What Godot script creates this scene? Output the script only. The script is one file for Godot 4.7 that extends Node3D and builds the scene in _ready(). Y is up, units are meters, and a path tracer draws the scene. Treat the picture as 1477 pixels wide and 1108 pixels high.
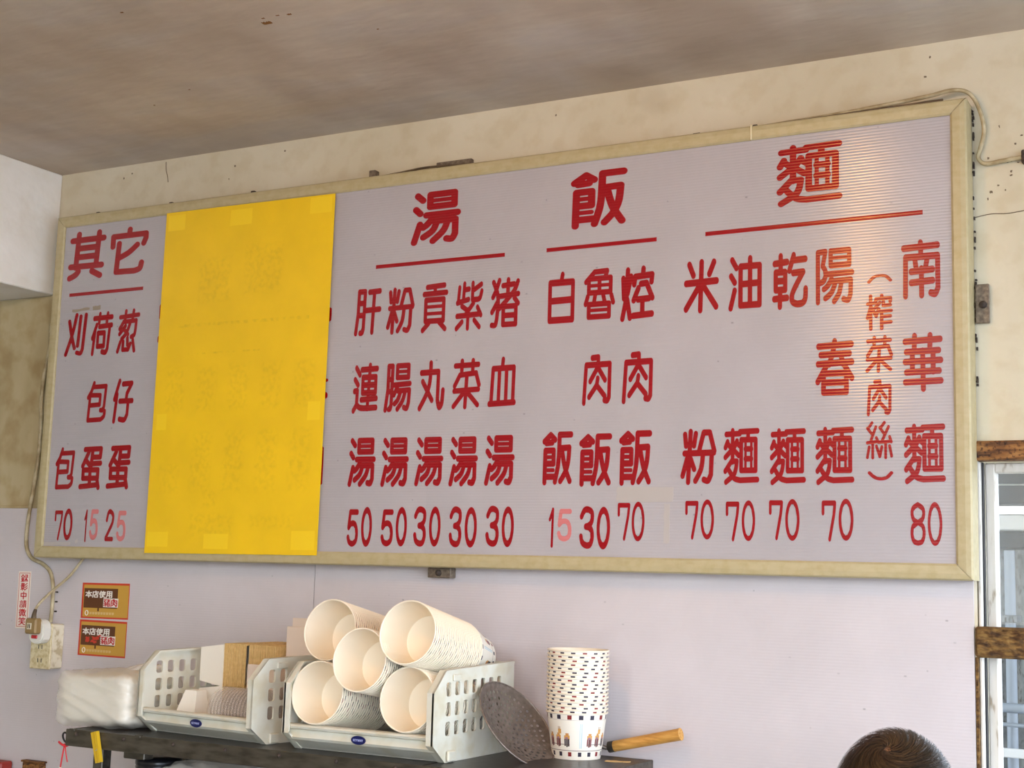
extends Node3D
# A noodle shop's back wall: a red lettered menu sign over a rack of paper bowls.
# x runs along the back wall from the sign's left edge, y is up from the floor, z comes out of the wall.

const CEIL := 2.6185
var M := {}
var taken := {}
var rng := RandomNumberGenerator.new()


# ---------------------------------------------------------------- helpers
func numbered(n: String) -> String:
	if not taken.has(n):
		taken[n] = 0
		return n
	taken[n] += 1
	return "%s_%03d" % [n, taken[n]]

func nth(k: int) -> String:
	return ["first", "second", "third", "fourth", "fifth", "sixth", "seventh", "eighth", "ninth", "tenth", "eleventh", "twelfth", "thirteenth", "fourteenth", "fifteenth", "sixteenth", "seventeenth", "eighteenth", "nineteenth", "twentieth", "twenty-first", "twenty-second", "twenty-third", "twenty-fourth", "twenty-fifth", "twenty-sixth", "twenty-seventh"][k]

func meta(o: Node, label: String, category: String, group := "", kind := "") -> Node:
	if label: o.set_meta("label", label)
	if category: o.set_meta("category", category)
	if group: o.set_meta("group", group)
	if kind: o.set_meta("kind", kind)
	return o

func thing(called: String, label: String, category: String, at := Vector3.ZERO, group := "") -> Node3D:
	var o := Node3D.new()
	o.name = numbered(called)
	add_child(o)
	o.position = at
	meta(o, label, category, group)
	return o

func put(called: String, m: Mesh, mat: Material, parent: Node = null) -> MeshInstance3D:
	var o := MeshInstance3D.new()
	o.mesh = m
	if mat: o.material_override = mat
	if parent == null:
		o.name = numbered(called)
		add_child(o)
	else:
		o.name = called
		parent.add_child(o, true)
	return o

func struct(called: String, m: Mesh, mat: Material) -> MeshInstance3D:
	var o := put(called, m, mat)
	o.set_meta("kind", "structure")
	return o

func begin() -> SurfaceTool:
	var st := SurfaceTool.new()
	st.begin(Mesh.PRIMITIVE_TRIANGLES)
	st.set_smooth_group(-1)
	return st

func done(st: SurfaceTool, m: ArrayMesh = null) -> ArrayMesh:
	st.index()
	st.generate_normals()
	return st.commit(m)

# a triangle whose front looks along hint
func tri(st: SurfaceTool, a: Vector3, b: Vector3, c: Vector3, hint: Vector3, ua := Vector2.ZERO, ub := Vector2.ZERO, uc := Vector2.ZERO) -> void:
	if (c - a).cross(b - a).dot(hint) < 0.0:
		st.set_uv(ua); st.add_vertex(a)
		st.set_uv(uc); st.add_vertex(c)
		st.set_uv(ub); st.add_vertex(b)
	else:
		st.set_uv(ua); st.add_vertex(a)
		st.set_uv(ub); st.add_vertex(b)
		st.set_uv(uc); st.add_vertex(c)

func quad(st: SurfaceTool, a: Vector3, b: Vector3, c: Vector3, d: Vector3, hint: Vector3) -> void:
	tri(st, a, b, c, hint)
	tri(st, a, c, d, hint)

# a box with chamfered edges
func box(st: SurfaceTool, lo: Vector3, hi: Vector3, ch := 0.0, t := Transform3D.IDENTITY) -> void:
	var c := (lo + hi) * 0.5
	var h := (hi - lo) * 0.5
	var p := func(s: Vector3, ax: int) -> Vector3:
		var q := h - Vector3.ONE * ch
		q[ax] = h[ax]
		return t * (c + s * q)
	var tc := t * c
	for ax in 3:
		var u := (ax + 1) % 3
		var w := (ax + 2) % 3
		for s in [-1, 1]:
			var v := []
			for k in [[-1, -1], [1, -1], [1, 1], [-1, 1]]:
				var sg := Vector3.ZERO
				sg[ax] = s; sg[u] = k[0]; sg[w] = k[1]
				v.append(p.call(sg, ax))
			quad(st, v[0], v[1], v[2], v[3], (v[0] + v[2]) * 0.5 - tc)
	if ch <= 0.0: return
	for ax in 3:
		var u := (ax + 1) % 3
		var w := (ax + 2) % 3
		for su in [-1, 1]:
			for sw in [-1, 1]:
				var a := Vector3.ZERO; a[ax] = -1; a[u] = su; a[w] = sw
				var b := a; b[ax] = 1
				var q0 = p.call(a, u); var q1 = p.call(b, u); var q2 = p.call(b, w); var q3 = p.call(a, w)
				quad(st, q0, q1, q2, q3, (q0 + q2) * 0.5 - tc)
	for sx in [-1, 1]:
		for sy in [-1, 1]:
			for sz in [-1, 1]:
				var s := Vector3(sx, sy, sz)
				var q0 = p.call(s, 0); var q1 = p.call(s, 1); var q2 = p.call(s, 2)
				tri(st, q0, q1, q2, q0 + q1 + q2 - tc * 3.0)

func bx(lo: Vector3, hi: Vector3, ch := 0.0, t := Transform3D.IDENTITY) -> ArrayMesh:
	var st := begin()
	box(st, lo, hi, ch, t)
	return done(st)

func smooth_path(p: PackedVector3Array, n := 6) -> PackedVector3Array:
	var r := PackedVector3Array()
	for i in p.size() - 1:
		var a := p[maxi(i - 1, 0)]
		var d := p[mini(i + 2, p.size() - 1)]
		for k in n: r.append(p[i].cubic_interpolate(p[i + 1], a, d, float(k) / n))
	r.append(p[p.size() - 1])
	return r

func tube(st: SurfaceTool, p: PackedVector3Array, radius: float, sides := 8, end_radius := -1.0) -> void:
	st.set_smooth_group(1)
	var ring := []
	var up := Vector3(0.3, 0.8, 0.52).normalized()
	for i in p.size():
		var d := (p[mini(i + 1, p.size() - 1)] - p[maxi(i - 1, 0)]).normalized()
		var x := (up - d * up.dot(d)).normalized()
		up = x
		var y := d.cross(x)
		var r := radius if end_radius < 0 else lerpf(radius, end_radius, float(i) / (p.size() - 1))
		var row := []
		for k in sides:
			var a := TAU * k / sides
			row.append(p[i] + (x * cos(a) + y * sin(a)) * r)
		ring.append(row)
	for i in p.size() - 1:
		for k in sides:
			var k2 := (k + 1) % sides
			quad(st, ring[i][k], ring[i][k2], ring[i + 1][k2], ring[i + 1][k], (ring[i][k] + ring[i][k2]) * 0.5 - p[i])
	st.set_smooth_group(-1)
	for e in [0, p.size() - 1]:
		var out := p[e] - p[1 if e == 0 else e - 1]
		for k in sides: tri(st, p[e], ring[e][k], ring[e][(k + 1) % sides], out)

func tube_mesh(p: Array, radius: float, sides := 8, n := 6) -> ArrayMesh:
	var st := begin()
	tube(st, smooth_path(PackedVector3Array(p), n), radius, sides)
	return done(st)

# a profile of (radius, height) turned round the y axis; inside lies to the right of the way the profile runs
func lathe(st: SurfaceTool, prof: Array, sides := 36, group := 1, t := Transform3D.IDENTITY) -> void:
	st.set_smooth_group(group)
	for i in prof.size() - 1:
		var a: Vector2 = prof[i]
		var b: Vector2 = prof[i + 1]
		var d := b - a
		for k in sides:
			var f0 := TAU * k / sides
			var f1 := TAU * (k + 1) / sides
			var c0 := Vector3(cos(f0), 0, sin(f0))
			var c1 := Vector3(cos(f1), 0, sin(f1))
			var u0 := float(k) / sides
			var u1 := float(k + 1) / sides
			var up := Vector3.UP
			var p0 := t * (c0 * a.x + up * a.y)
			var p1 := t * (c1 * a.x + up * a.y)
			var p2 := t * (c1 * b.x + up * b.y)
			var p3 := t * (c0 * b.x + up * b.y)
			var hint := t.basis * ((c0 + c1) * d.y - up * d.x * 2.0)
			var v0 := 1.0 - a.y
			var v1 := 1.0 - b.y
			if a.x > 0.0: tri(st, p0, p1, p2, hint, Vector2(u0, v0), Vector2(u1, v0), Vector2(u1, v1))
			if b.x > 0.0: tri(st, p0, p2, p3, hint, Vector2(u0, v0), Vector2(u1, v1), Vector2(u0, v1))
			elif a.x > 0.0: pass
	st.set_smooth_group(-1)

# an outline in (x, y) pushed back from z1 to z0
func slab(st: SurfaceTool, poly: PackedVector2Array, z0: float, z1: float, back := true, uv := 0.0) -> void:
	var ids := Geometry2D.triangulate_polygon(poly)
	for i in range(0, ids.size(), 3):
		var q := [poly[ids[i]], poly[ids[i + 1]], poly[ids[i + 2]]]
		var f := q.map(func(v): return Vector3(v.x, v.y, z1))
		tri(st, f[0], f[1], f[2], Vector3(0, 0, 1), q[0] * uv, q[1] * uv, q[2] * uv)
		if back:
			f = q.map(func(v): return Vector3(v.x, v.y, z0))
			tri(st, f[0], f[1], f[2], Vector3(0, 0, -1))
	var cw := 1.0 if Geometry2D.is_polygon_clockwise(poly) else -1.0
	for i in poly.size():
		var a := poly[i]
		var b := poly[(i + 1) % poly.size()]
		var e := b - a
		quad(st, Vector3(a.x, a.y, z0), Vector3(b.x, b.y, z0), Vector3(b.x, b.y, z1), Vector3(a.x, a.y, z1), Vector3(e.y, -e.x, 0) * -cw)

func mat(c: Color, rough := 0.6, metal := 0.0, spec := 0.5) -> StandardMaterial3D:
	var m := StandardMaterial3D.new()
	m.albedo_color = c
	m.roughness = rough
	m.metallic = metal
	m.metallic_specular = spec
	return m

func noise_tex(seed_: int, freq: float, cols: Array, offs: Array, size := 512, octaves := 5) -> NoiseTexture2D:
	var n := FastNoiseLite.new()
	n.seed = seed_
	n.frequency = freq
	n.fractal_octaves = octaves
	var g := Gradient.new()
	g.colors = PackedColorArray(cols)
	g.offsets = PackedFloat32Array(offs)
	var t := NoiseTexture2D.new()
	t.width = size; t.height = size
	t.seamless = true
	t.noise = n
	t.color_ramp = g
	return t

func bump_tex(seed_: int, freq: float) -> NoiseTexture2D:
	return noise_tex(seed_, freq, [Color.BLACK, Color.WHITE], [0.0, 1.0], 512, 5)

# colour grain over the whole world, with an optional second layer of blotches
func grained(tex: Texture2D, scale: Vector3, rough: float, second: Texture2D = null, scale2 := Vector3.ONE, bump: Texture2D = null, depth := 0.1) -> StandardMaterial3D:
	var m := mat(Color.WHITE, rough)
	m.albedo_texture = tex
	m.uv1_triplanar = true
	m.uv1_world_triplanar = true
	m.uv1_scale = scale
	if second:
		m.detail_enabled = true
		m.detail_albedo = second
		m.detail_blend_mode = BaseMaterial3D.BLEND_MODE_MUL
		m.detail_uv_layer = BaseMaterial3D.DETAIL_UV_2
		m.uv2_triplanar = true
		m.uv2_world_triplanar = true
		m.uv2_scale = scale2
	if bump:
		m.heightmap_enabled = true
		m.heightmap_texture = bump
		m.heightmap_scale = depth
	return m

func c8(r: int, g: int, b: int) -> Color:
	return Color8(r, g, b)

# normal picture of horizontal ribs: 200 to the 1.2 m that the picture spans
func rib_normal(slope: float) -> ImageTexture:
	var im := Image.create(4, 2000, false, Image.FORMAT_RGB8)
	for y in 2000:
		var f := float(y % 10) / 10.0
		var s := slope * (sin(TAU * f) + 0.35 * sin(TAU * 2.0 * f))
		var n := Vector3(0, s, 1).normalized()
		for x in 4: im.set_pixel(x, y, Color(n.x * 0.5 + 0.5, n.y * 0.5 + 0.5, n.z * 0.5 + 0.5))
	return ImageTexture.create_from_image(im)

func ribbed(c: Color, rough: float, ribs: Texture2D, tex: Texture2D = null) -> StandardMaterial3D:
	var m := mat(c, rough)
	m.normal_enabled = true
	m.normal_texture = ribs
	m.albedo_texture = tex
	return m


# ---------------------------------------------------------------- lettering
# each sign: pen width, pen height | strokes in a 100 by 100 box, y down; ~ a bent stroke, # a box
const GLYPHS := {
	"其": "12,11|8,18 93,18;25,6 21,74;80,6 76,72;24,35 77,35;22,53 76,53;7,72 91,73;~29,82 22,89 6,95;66,84 88,94",
	"它": "12,11|50,5 49,14;6,38 6,17 94,17 94,26 89,37;23,33 19,93 68,94;~68,94 82,90 86,78;~72,39 50,54 24,64",
	"刈": "13,9|~47,5 32,48 5,95;~14,19 30,55 45,81;67,9 60,76;92,6 84,85;~84,85 76,94 58,92",
	"荷": "11,11|9,14 94,13;36,5 33,24;73,5 70,24;22,30 5,60;16,45 9,96;36,34 94,32;86,33 80,86;~80,86 72,95 55,93;#31,49 62,80",
	"葱": "11,9.5|8,17 97,14;35,4 32,22;72,4 68,22;26,28 8,44;25,28 87,27;~87,27 82,58 66,64;36,38 9,56;~57,33 42,55 20,68;27,44 50,58;15,75 4,96;29,74 29,93 55,93 64,80;49,67 51,82;75,72 84,96",
	"包": "11,10|~32,5 20,25 6,38;27,14 92,13 87,60;~87,60 82,69 70,69;15,33 66,34 65,56 20,57;16,33 11,92 74,91;~74,91 89,84 92,72",
	"仔": "12,11|27,5 6,46;18,35 9,96;45,12 87,11 66,34 64,46;33,51 93,51;74,51 72,82;~72,82 60,94 36,92",
	"蛋": "13,11|20,8 94,7 92,26 58,26;56,10 52,46;56,41 95,40;38,14 13,46;27,33 50,47;#17,55 85,74;49,46 49,90;7,93 84,89;84,78 91,95",
	"湯": "12,10.5|11,9 22,18;8,34 17,42;17,62 6,94;#37,9 87,31;-37,20 87,20;30,46 94,46;~42,52 34,62 24,68;46,58 90,58 90,84;~90,84 84,93 73,92;~52,60 44,75 25,86;~74,60 66,77 45,94",
	"飯": "12,10.5|6,19 27,7 42,16;13,22 33,21;10,37 9,94;10,36 38,36 38,60 10,60;-10,48 37,48;-10,72 38,72;10,84 41,84;57,7 95,7;~57,8 56,40 53,66 44,93;59,32 90,31;~90,31 87,57 78,76 62,92;~66,36 76,66 93,92",
	"麵": "9,9|7,12 45,11;25,6 25,60;11,25 5,35;11,28 22,37;22,40 5,52;37,24 29,36;38,28 46,33;29,40 42,49;22,59 5,76;22,59 37,59;~37,59 31,80 7,95;~14,73 29,88 46,92;46,92 94,91;45,8 94,7;68,8 68,22;#49,22 89,75;-61,22 61,75;-77,22 77,75;61,38 77,38;61,55 77,55",
	"肝": "11,11|14,6 12,55 5,95;14,6 37,6 34,86;~34,86 30,94 22,95;13,31 36,31;12,57 35,57;54,8 94,7;40,47 95,46;73,8 68,94",
	"粉": "11,10|27,5 21,95;11,10 14,30;42,9 37,30;10,44 94,43;19,50 5,84;28,54 38,72;64,8 51,42;65,7 82,7 95,40;88,43 86,82;~86,82 78,93 66,91;~63,46 58,72 42,93",
	"貢": "11,10|21,8 84,6;50,8 50,21;10,22 92,21;#17,34 83,77;-17,48 82,48;-17,62 82,62;30,81 8,95;68,80 90,94",
	"紫": "10,10|14,12 10,42;32,5 29,38;34,17 49,16;7,43 48,37;63,5 62,38;~62,38 88,37 96,22;94,8 68,18;24,50 42,58;~67,45 52,57 40,66;82,54 95,70;7,70 92,68;48,58 47,95;26,82 6,95;71,80 90,94",
	"猪": "11,10|~29,5 20,22 8,38;~9,8 24,32 26,55 23,82;~23,82 18,94 6,94;24,48 6,68;60,5 59,36;42,16 80,14;30,37 95,34;~93,9 78,30 30,62;82,42 95,53;#45,58 88,94;45,76 88,76",
	"連": "11,11|34,12 94,11;66,4 60,92;#39,28 90,60;39,44 90,44;35,74 94,72;12,8 26,22;8,32 20,43;7,56 18,55 17,82;17,84 5,96;~17,83 35,91 94,91",
	"腸": "11,10|14,8 13,55 5,96;14,7 29,7 27,86;~27,86 24,94 18,95;14,34 29,34;13,59 28,59;#47,7 89,31;-47,19 89,19;34,46 95,44;50,48 36,66;50,58 94,57 92,82;~92,82 86,94 75,92;~60,62 52,76 40,84;~78,60 70,78 51,95",
	"丸": "12,11|10,23 76,22 75,80;~75,80 82,94 92,86 95,60;~46,4 44,40 33,65 6,95;16,41 53,79",
	"菜": "11,10|9,13 91,12;33,4 32,24;72,4 71,27;26,32 84,29;26,32 8,54;51,34 47,96;84,30 95,53;7,64 93,62;37,71 6,95;58,70 91,93",
	"血": "11,11|53,4 51,18;18,22 13,92;19,22 92,21 90,92;41,24 39,92;66,24 65,92;7,94 95,92",
	"白": "12,12|54,4 51,14;#10,19 92,93;10,55 90,54",
	"魯": "11,10|33,6 5,25;33,6 75,5 68,18;#15,19 87,47;-15,33 87,33;50,19 50,47;12,54 5,69;37,50 33,66;62,50 68,66;90,54 96,68;#16,70 83,95;-16,82 83,82",
	"焢": "12,11|20,5 17,55 5,95;6,20 9,57;30,17 20,48;19,60 28,94;68,4 67,14;40,32 43,18 95,16 93,29;53,40 39,62;61,32 78,31 96,59;52,61 86,60;66,61 66,90;38,91 95,89",
	"肉": "11,11|32,8 53,7 53,24;11,22 5,96;11,22 93,21 92,86;~92,86 86,93 76,92;52,26 26,54;55,30 77,52;52,49 49,62 23,85;51,64 77,84",
	"米": "12,12|51,5 48,96;6,44 95,42;15,8 27,29;87,6 74,28;40,55 6,93;60,54 94,91",
	"油": "12,11|9,6 22,21;6,36 17,48;17,63 5,95;#35,19 93,91;35,52 92,51;64,5 64,90",
	"乾": "11,11|24,5 24,30;7,18 42,16;#10,34 37,66;10,50 37,50;6,82 42,81;23,66 22,96;61,5 49,32;61,14 94,13;60,37 88,36;~88,36 60,70 56,86 68,93 86,92 94,84 95,67",
	"陽": "10,9.5|6,8 6,95;6,8 26,7 19,32;~19,32 27,44 22,58 10,62;#40,7 89,32;-40,19 89,19;28,47 96,46;~42,55 34,66 22,73;40,60 93,59 92,84;~92,84 86,94 74,92;~52,64 42,80 26,89;~68,64 62,82 49,95",
	"榨": "12,9|17,4 17,97;6,26 36,24;15,40 5,66;22,38 38,62;60,4 60,12;36,22 38,13 93,12 92,22;52,24 35,38;66,22 66,33 92,32;48,42 38,60;48,49 95,48;59,50 59,97;60,64 92,63;60,81 94,80",
	"絲": "9,8|24,5 9,20;7,19 21,32;38,16 20,50;6,57 46,54;40,44 47,56;26,55 26,96;13,68 6,95;40,66 52,93;70,5 55,19;53,18 67,32;85,16 62,51;50,56 93,54;89,42 95,55;74,55 74,96;60,68 53,92;89,66 96,92",
	"南": "11,10.5|7,13 93,11;50,5 51,28;12,29 11,95;12,29 93,29 93,84;~93,84 86,94 75,92;36,35 39,52;66,35 62,50;26,54 80,52;26,73 80,71;52,50 52,95",
	"春": "11,10.5|8,13 93,11;14,28 88,27;7,44 94,42;~50,5 45,25 36,45;66,30 72,45;30,46 6,75;74,46 94,70;#21,61 80,94;21,77 80,77",
	"華": "11,10|6,14 94,12;30,5 29,29;69,5 68,29;9,32 90,31;24,34 24,67;76,33 76,67;50,31 51,96;6,49 95,48;9,67 91,66;6,84 95,83",
	"︵": "13,30|~6,82 26,28 50,16 76,26 94,76",
	"︶": "13,32|~6,16 26,66 50,84 76,70 94,18",
	"0": "21,15|@",
	"o": "17,11|@",
	"1": "30,9|70,5 62,95;62,10 26,30",
	"2": "22,13|~14,34 28,12 55,7 88,20 82,44 40,72 12,90;12,93 90,93",
	"3": "22,14|~12,24 30,10 55,7 84,14 86,32 70,44 42,48;~42,48 78,53 89,72 76,90 48,93 20,86 10,72",
	"5": "22,14|88,9 24,9 13,47;~13,50 38,39 72,42 88,62 82,84 52,93 22,88 10,76",
	"7": "17,12|9,31 9,7 91,7;~91,7 84,36 55,95",
	"8": "18,11|~50,6 18,14 10,27 22,41 50,47;~50,6 82,14 90,27 78,41 50,47;~50,47 16,56 9,74 22,90 50,94;~50,47 84,56 91,74 78,90 50,94",
	"本": "11,11|5,28 95,28;50,5 50,95;45,30 8,75;55,30 92,75;30,75 70,75",
	"店": "11,11|52,5 52,14;12,18 95,18;14,18 12,60 6,94;55,25 55,58;55,40 88,40;#34,60 82,92",
	"使": "11,11|28,5 6,48;20,30 20,95;35,18 95,18;#42,32 88,54;~65,6 65,55 55,80 35,95;~45,64 62,82 95,94",
	"用": "11,11|~18,8 18,62 6,95;18,8 88,8 88,90 78,93;18,36 88,36;18,64 88,64;53,8 53,94",
	"豬": "10,10|5,10 45,10;28,12 8,40;~18,30 38,60 38,84 26,95;30,48 6,65;36,62 6,88;55,15 88,15;70,5 70,38;48,38 97,38;95,8 50,65;#60,58 92,94;60,76 92,76",
	"錄": "10,9|25,5 5,32;25,5 45,30;12,38 40,38;8,55 44,55;26,38 26,90;5,92 45,92;12,65 16,80;40,65 36,80;60,8 90,8 88,36;55,22 90,22;50,38 97,38;74,38 74,92;72,50 52,86;76,50 96,88",
	"影": "10,9|#15,6 50,28;15,17 50,17;5,38 60,38;#15,48 50,64;32,64 32,93;20,72 8,88;45,72 56,86;92,5 65,28;95,35 65,60;96,62 62,94",
	"中": "11,11|#14,25 86,64;50,5 50,95",
	"請": "10,8|25,4 28,10;5,18 45,18;10,33 42,33;10,47 42,47;#10,62 42,92;55,12 95,12;58,25 92,25;50,38 97,38;75,5 75,38;60,50 60,95;60,50 90,50 90,94;60,65 90,65;60,79 90,79",
	"微": "10,9|20,5 5,25;22,25 5,52;15,42 15,95;45,5 45,30;32,12 32,30 58,30 58,12;30,42 60,42;36,52 36,75 28,92;36,52 54,52 54,80 62,84;75,5 64,40;70,25 97,25;~90,28 80,65 62,95;~70,40 80,70 97,94",
	"笑": "11,10|20,5 6,25;18,15 45,15;32,15 36,26;65,5 52,25;62,15 95,15;78,15 82,26;20,38 82,36;8,58 94,58;50,38 50,58;~50,58 40,80 10,94;~52,60 65,80 92,94",
}

func strokes_of(g: String) -> Array:
	var half := g.split("|")
	var pen := half[0].split_floats(",")
	var out := []
	for s in half[1].split(";"):
		if s == "@":
			for side in [0.0, PI]:
				var arc := PackedVector2Array()
				for k in 25:
					var a: float = side + PI * k / 24.0
					arc.append(Vector2(50.0 + cos(a) * (50.0 - pen[0] * 0.5), 50.0 + sin(a) * (50.0 - pen[1] * 0.5)))
				out.append([arc, 1.0])
			continue
		var p := PackedVector2Array()
		var thin := s[0] == "-"
		for q in s.trim_prefix("-").trim_prefix("~").trim_prefix("#").split(" "):
			var f := q.split_floats(",")
			p.append(Vector2(f[0], f[1]))
		if s[0] == "#":
			out.append([PackedVector2Array([Vector2(p[0].x, p[1].y), p[0], Vector2(p[1].x, p[0].y)]), 1.0])
			out.append([PackedVector2Array([Vector2(p[1].x, p[0].y), p[1], Vector2(p[0].x, p[1].y)]), 1.0])
		elif s[0] == "~":
			var c := PackedVector2Array()
			for i in p.size() - 1:
				for k in 5: c.append(p[i].cubic_interpolate(p[i + 1], p[maxi(i - 1, 0)], p[mini(i + 2, p.size() - 1)], k / 5.0))
			c.append(p[p.size() - 1])
			out.append([c, 1.0])
		else:
			out.append([p, 0.64 if thin else 1.0])
	return [pen, out]

# one character as raised film, centred on its own origin, w by h metres; at = where it lies on the sheet (for the ribs)
func glyph(ch: String, w: float, h: float, at := Vector2.ZERO, pen_scale := 1.0) -> ArrayMesh:
	var got := strokes_of(GLYPHS[ch])
	var pen: PackedFloat64Array = got[0]
	var rx := pen[0] * 0.5 * pen_scale
	var ry := pen[1] * 0.5 * pen_scale
	var st := begin()
	var z := 0.0004
	for s in got[1]:
		var q := PackedVector2Array()
		for v: Vector2 in s[0]: q.append(Vector2(v.x / rx, v.y / ry) * 50.0)
		for o in Geometry2D.offset_polyline(q, 50.0 * s[1], Geometry2D.JOIN_ROUND, Geometry2D.END_ROUND):
			if Geometry2D.is_polygon_clockwise(o): continue
			var f := PackedVector2Array()
			for v: Vector2 in o: f.append(Vector2((v.x * rx / 50.0 - 50.0) * w / 100.0, (50.0 - v.y * ry / 50.0) * h / 100.0))
			film(st, f, z, at)
		z += 0.00003
	return done(st)

func film(st: SurfaceTool, f: PackedVector2Array, z: float, at: Vector2) -> void:
	var ids := Geometry2D.triangulate_polygon(f)
	for i in range(0, ids.size(), 3):
		var a := f[ids[i]]; var b := f[ids[i + 1]]; var c := f[ids[i + 2]]
		tri(st, Vector3(a.x, a.y, z), Vector3(b.x, b.y, z), Vector3(c.x, c.y, z), Vector3(0, 0, 1), (a + at) / 1.2, (b + at) / 1.2, (c + at) / 1.2)
	var cw := 1.0 if Geometry2D.is_polygon_clockwise(f) else -1.0
	for i in f.size():
		var a := f[i]
		var b := f[(i + 1) % f.size()]
		var e := b - a
		quad(st, Vector3(a.x, a.y, 0), Vector3(b.x, b.y, 0), Vector3(b.x, b.y, z), Vector3(a.x, a.y, z), Vector3(e.y, -e.x, 0) * -cw)

func rect_film(w: float, h: float, at := Vector2.ZERO, z := 0.0004, rough := 0.0) -> ArrayMesh:
	var st := begin()
	var p := PackedVector2Array()
	var r := RandomNumberGenerator.new()
	r.seed = int(w * 10000.0)
	for e in [[Vector2(-w, -h), Vector2(w, -h)], [Vector2(w, -h), Vector2(w, h)], [Vector2(w, h), Vector2(-w, h)], [Vector2(-w, h), Vector2(-w, -h)]]:
		for k in (6 if rough > 0.0 else 1):
			p.append((e[0].lerp(e[1], k / 6.0) * 0.5) + Vector2(r.randf_range(-rough, rough), r.randf_range(-rough, rough)))
	film(st, p, z, at)
	return done(st)


# ---------------------------------------------------------------- the menu sign
const PLACES := "其 0.113 2.367 0.132 0.132;它 0.261 2.366 0.129 0.125;刈 0.094 2.154 0.075 0.116;荷 0.186 2.152 0.073 0.113;葱 0.277 2.153 0.071 0.113;包 0.184 1.971 0.071 0.111;仔 0.276 1.972 0.07 0.113;蛋 0.178 1.801 0.075 0.113;蛋 0.274 1.802 0.077 0.113;包 0.087 1.799 0.068 0.113;湯 1.199 2.364 0.13 0.128;飯 1.608 2.363 0.131 0.127;麵 2.072 2.366 0.135 0.127;肝 1.022 2.154 0.072 0.11;粉 1.112 2.151 0.074 0.109;貢 1.204 2.152 0.072 0.114;紫 1.294 2.15 0.07 0.112;猪 1.386 2.151 0.073 0.112;連 1.024 1.975 0.07 0.113;腸 1.113 1.974 0.072 0.113;丸 1.203 1.973 0.068 0.112;菜 1.294 1.974 0.072 0.111;血 1.384 1.974 0.07 0.108;湯 1.023 1.805 0.074 0.117;湯 1.113 1.804 0.073 0.116;湯 1.204 1.804 0.073 0.114;湯 1.293 1.803 0.072 0.114;湯 1.384 1.804 0.073 0.114;白 1.524 2.151 0.067 0.111;魯 1.615 2.154 0.071 0.109;焢 1.703 2.148 0.074 0.114;肉 1.614 1.971 0.067 0.108;肉 1.707 1.972 0.069 0.109;飯 1.524 1.805 0.071 0.116;飯 1.613 1.8 0.074 0.113;飯 1.704 1.803 0.072 0.116;米 1.845 2.154 0.074 0.109;油 1.94 2.153 0.069 0.111;乾 2.032 2.151 0.072 0.112;陽 2.122 2.154 0.075 0.114;南 2.288 2.154 0.074 0.113;︵ 2.21 2.141 0.047 0.017;榨 2.209 2.076 0.05 0.069;春 2.122 1.973 0.076 0.112;菜 2.208 1.994 0.052 0.07;肉 2.208 1.911 0.047 0.07;華 2.29 1.975 0.074 0.111;絲 2.207 1.829 0.051 0.073;︶ 2.209 1.761 0.047 0.017;麵 2.292 1.802 0.077 0.115;粉 1.843 1.803 0.075 0.113;麵 1.934 1.803 0.075 0.115;麵 2.029 1.801 0.073 0.113;麵 2.122 1.801 0.076 0.114;5 1.005 1.654 0.03 0.086;0 1.043 1.656 0.029 0.089;5 1.099 1.655 0.032 0.084;0 1.137 1.657 0.029 0.087;3 1.186 1.658 0.032 0.088;0 1.225 1.658 0.029 0.087;3 1.278 1.658 0.031 0.088;0 1.317 1.657 0.03 0.087;3 1.371 1.66 0.032 0.087;0 1.409 1.659 0.029 0.086;1 1.514 1.658 0.016 0.085;3 1.597 1.659 0.033 0.087;0 1.635 1.658 0.03 0.087;7 1.681 1.672 0.028 0.077;o 1.713 1.672 0.028 0.08;7 1.83 1.676 0.028 0.077;o 1.863 1.677 0.028 0.079;7 1.916 1.674 0.028 0.078;o 1.949 1.675 0.027 0.079;7 2.005 1.677 0.028 0.077;o 2.038 1.677 0.028 0.08;7 2.11 1.676 0.028 0.078;o 2.143 1.678 0.028 0.079;8 2.278 1.671 0.027 0.081;o 2.309 1.671 0.026 0.08;7 0.078 1.653 0.028 0.077;0 0.112 1.655 0.031 0.081;1 0.174 1.652 0.012 0.084;2 0.257 1.654 0.028 0.081;F5 1.545 1.664 0.033 0.069;F5 0.203 1.656 0.028 0.079;F5 0.297 1.653 0.03 0.078"
const LINES := [[0.059, 2.262, 0.319, 2.262], [1.039, 2.259, 1.382, 2.259], [1.486, 2.26, 1.745, 2.261], [1.853, 2.262, 2.293, 2.264]]
const SX := 2.377
const SY0 := 1.5685
const SY1 := 2.4785
const FRAME := 0.030
const PANEL_Z := 0.054

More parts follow.
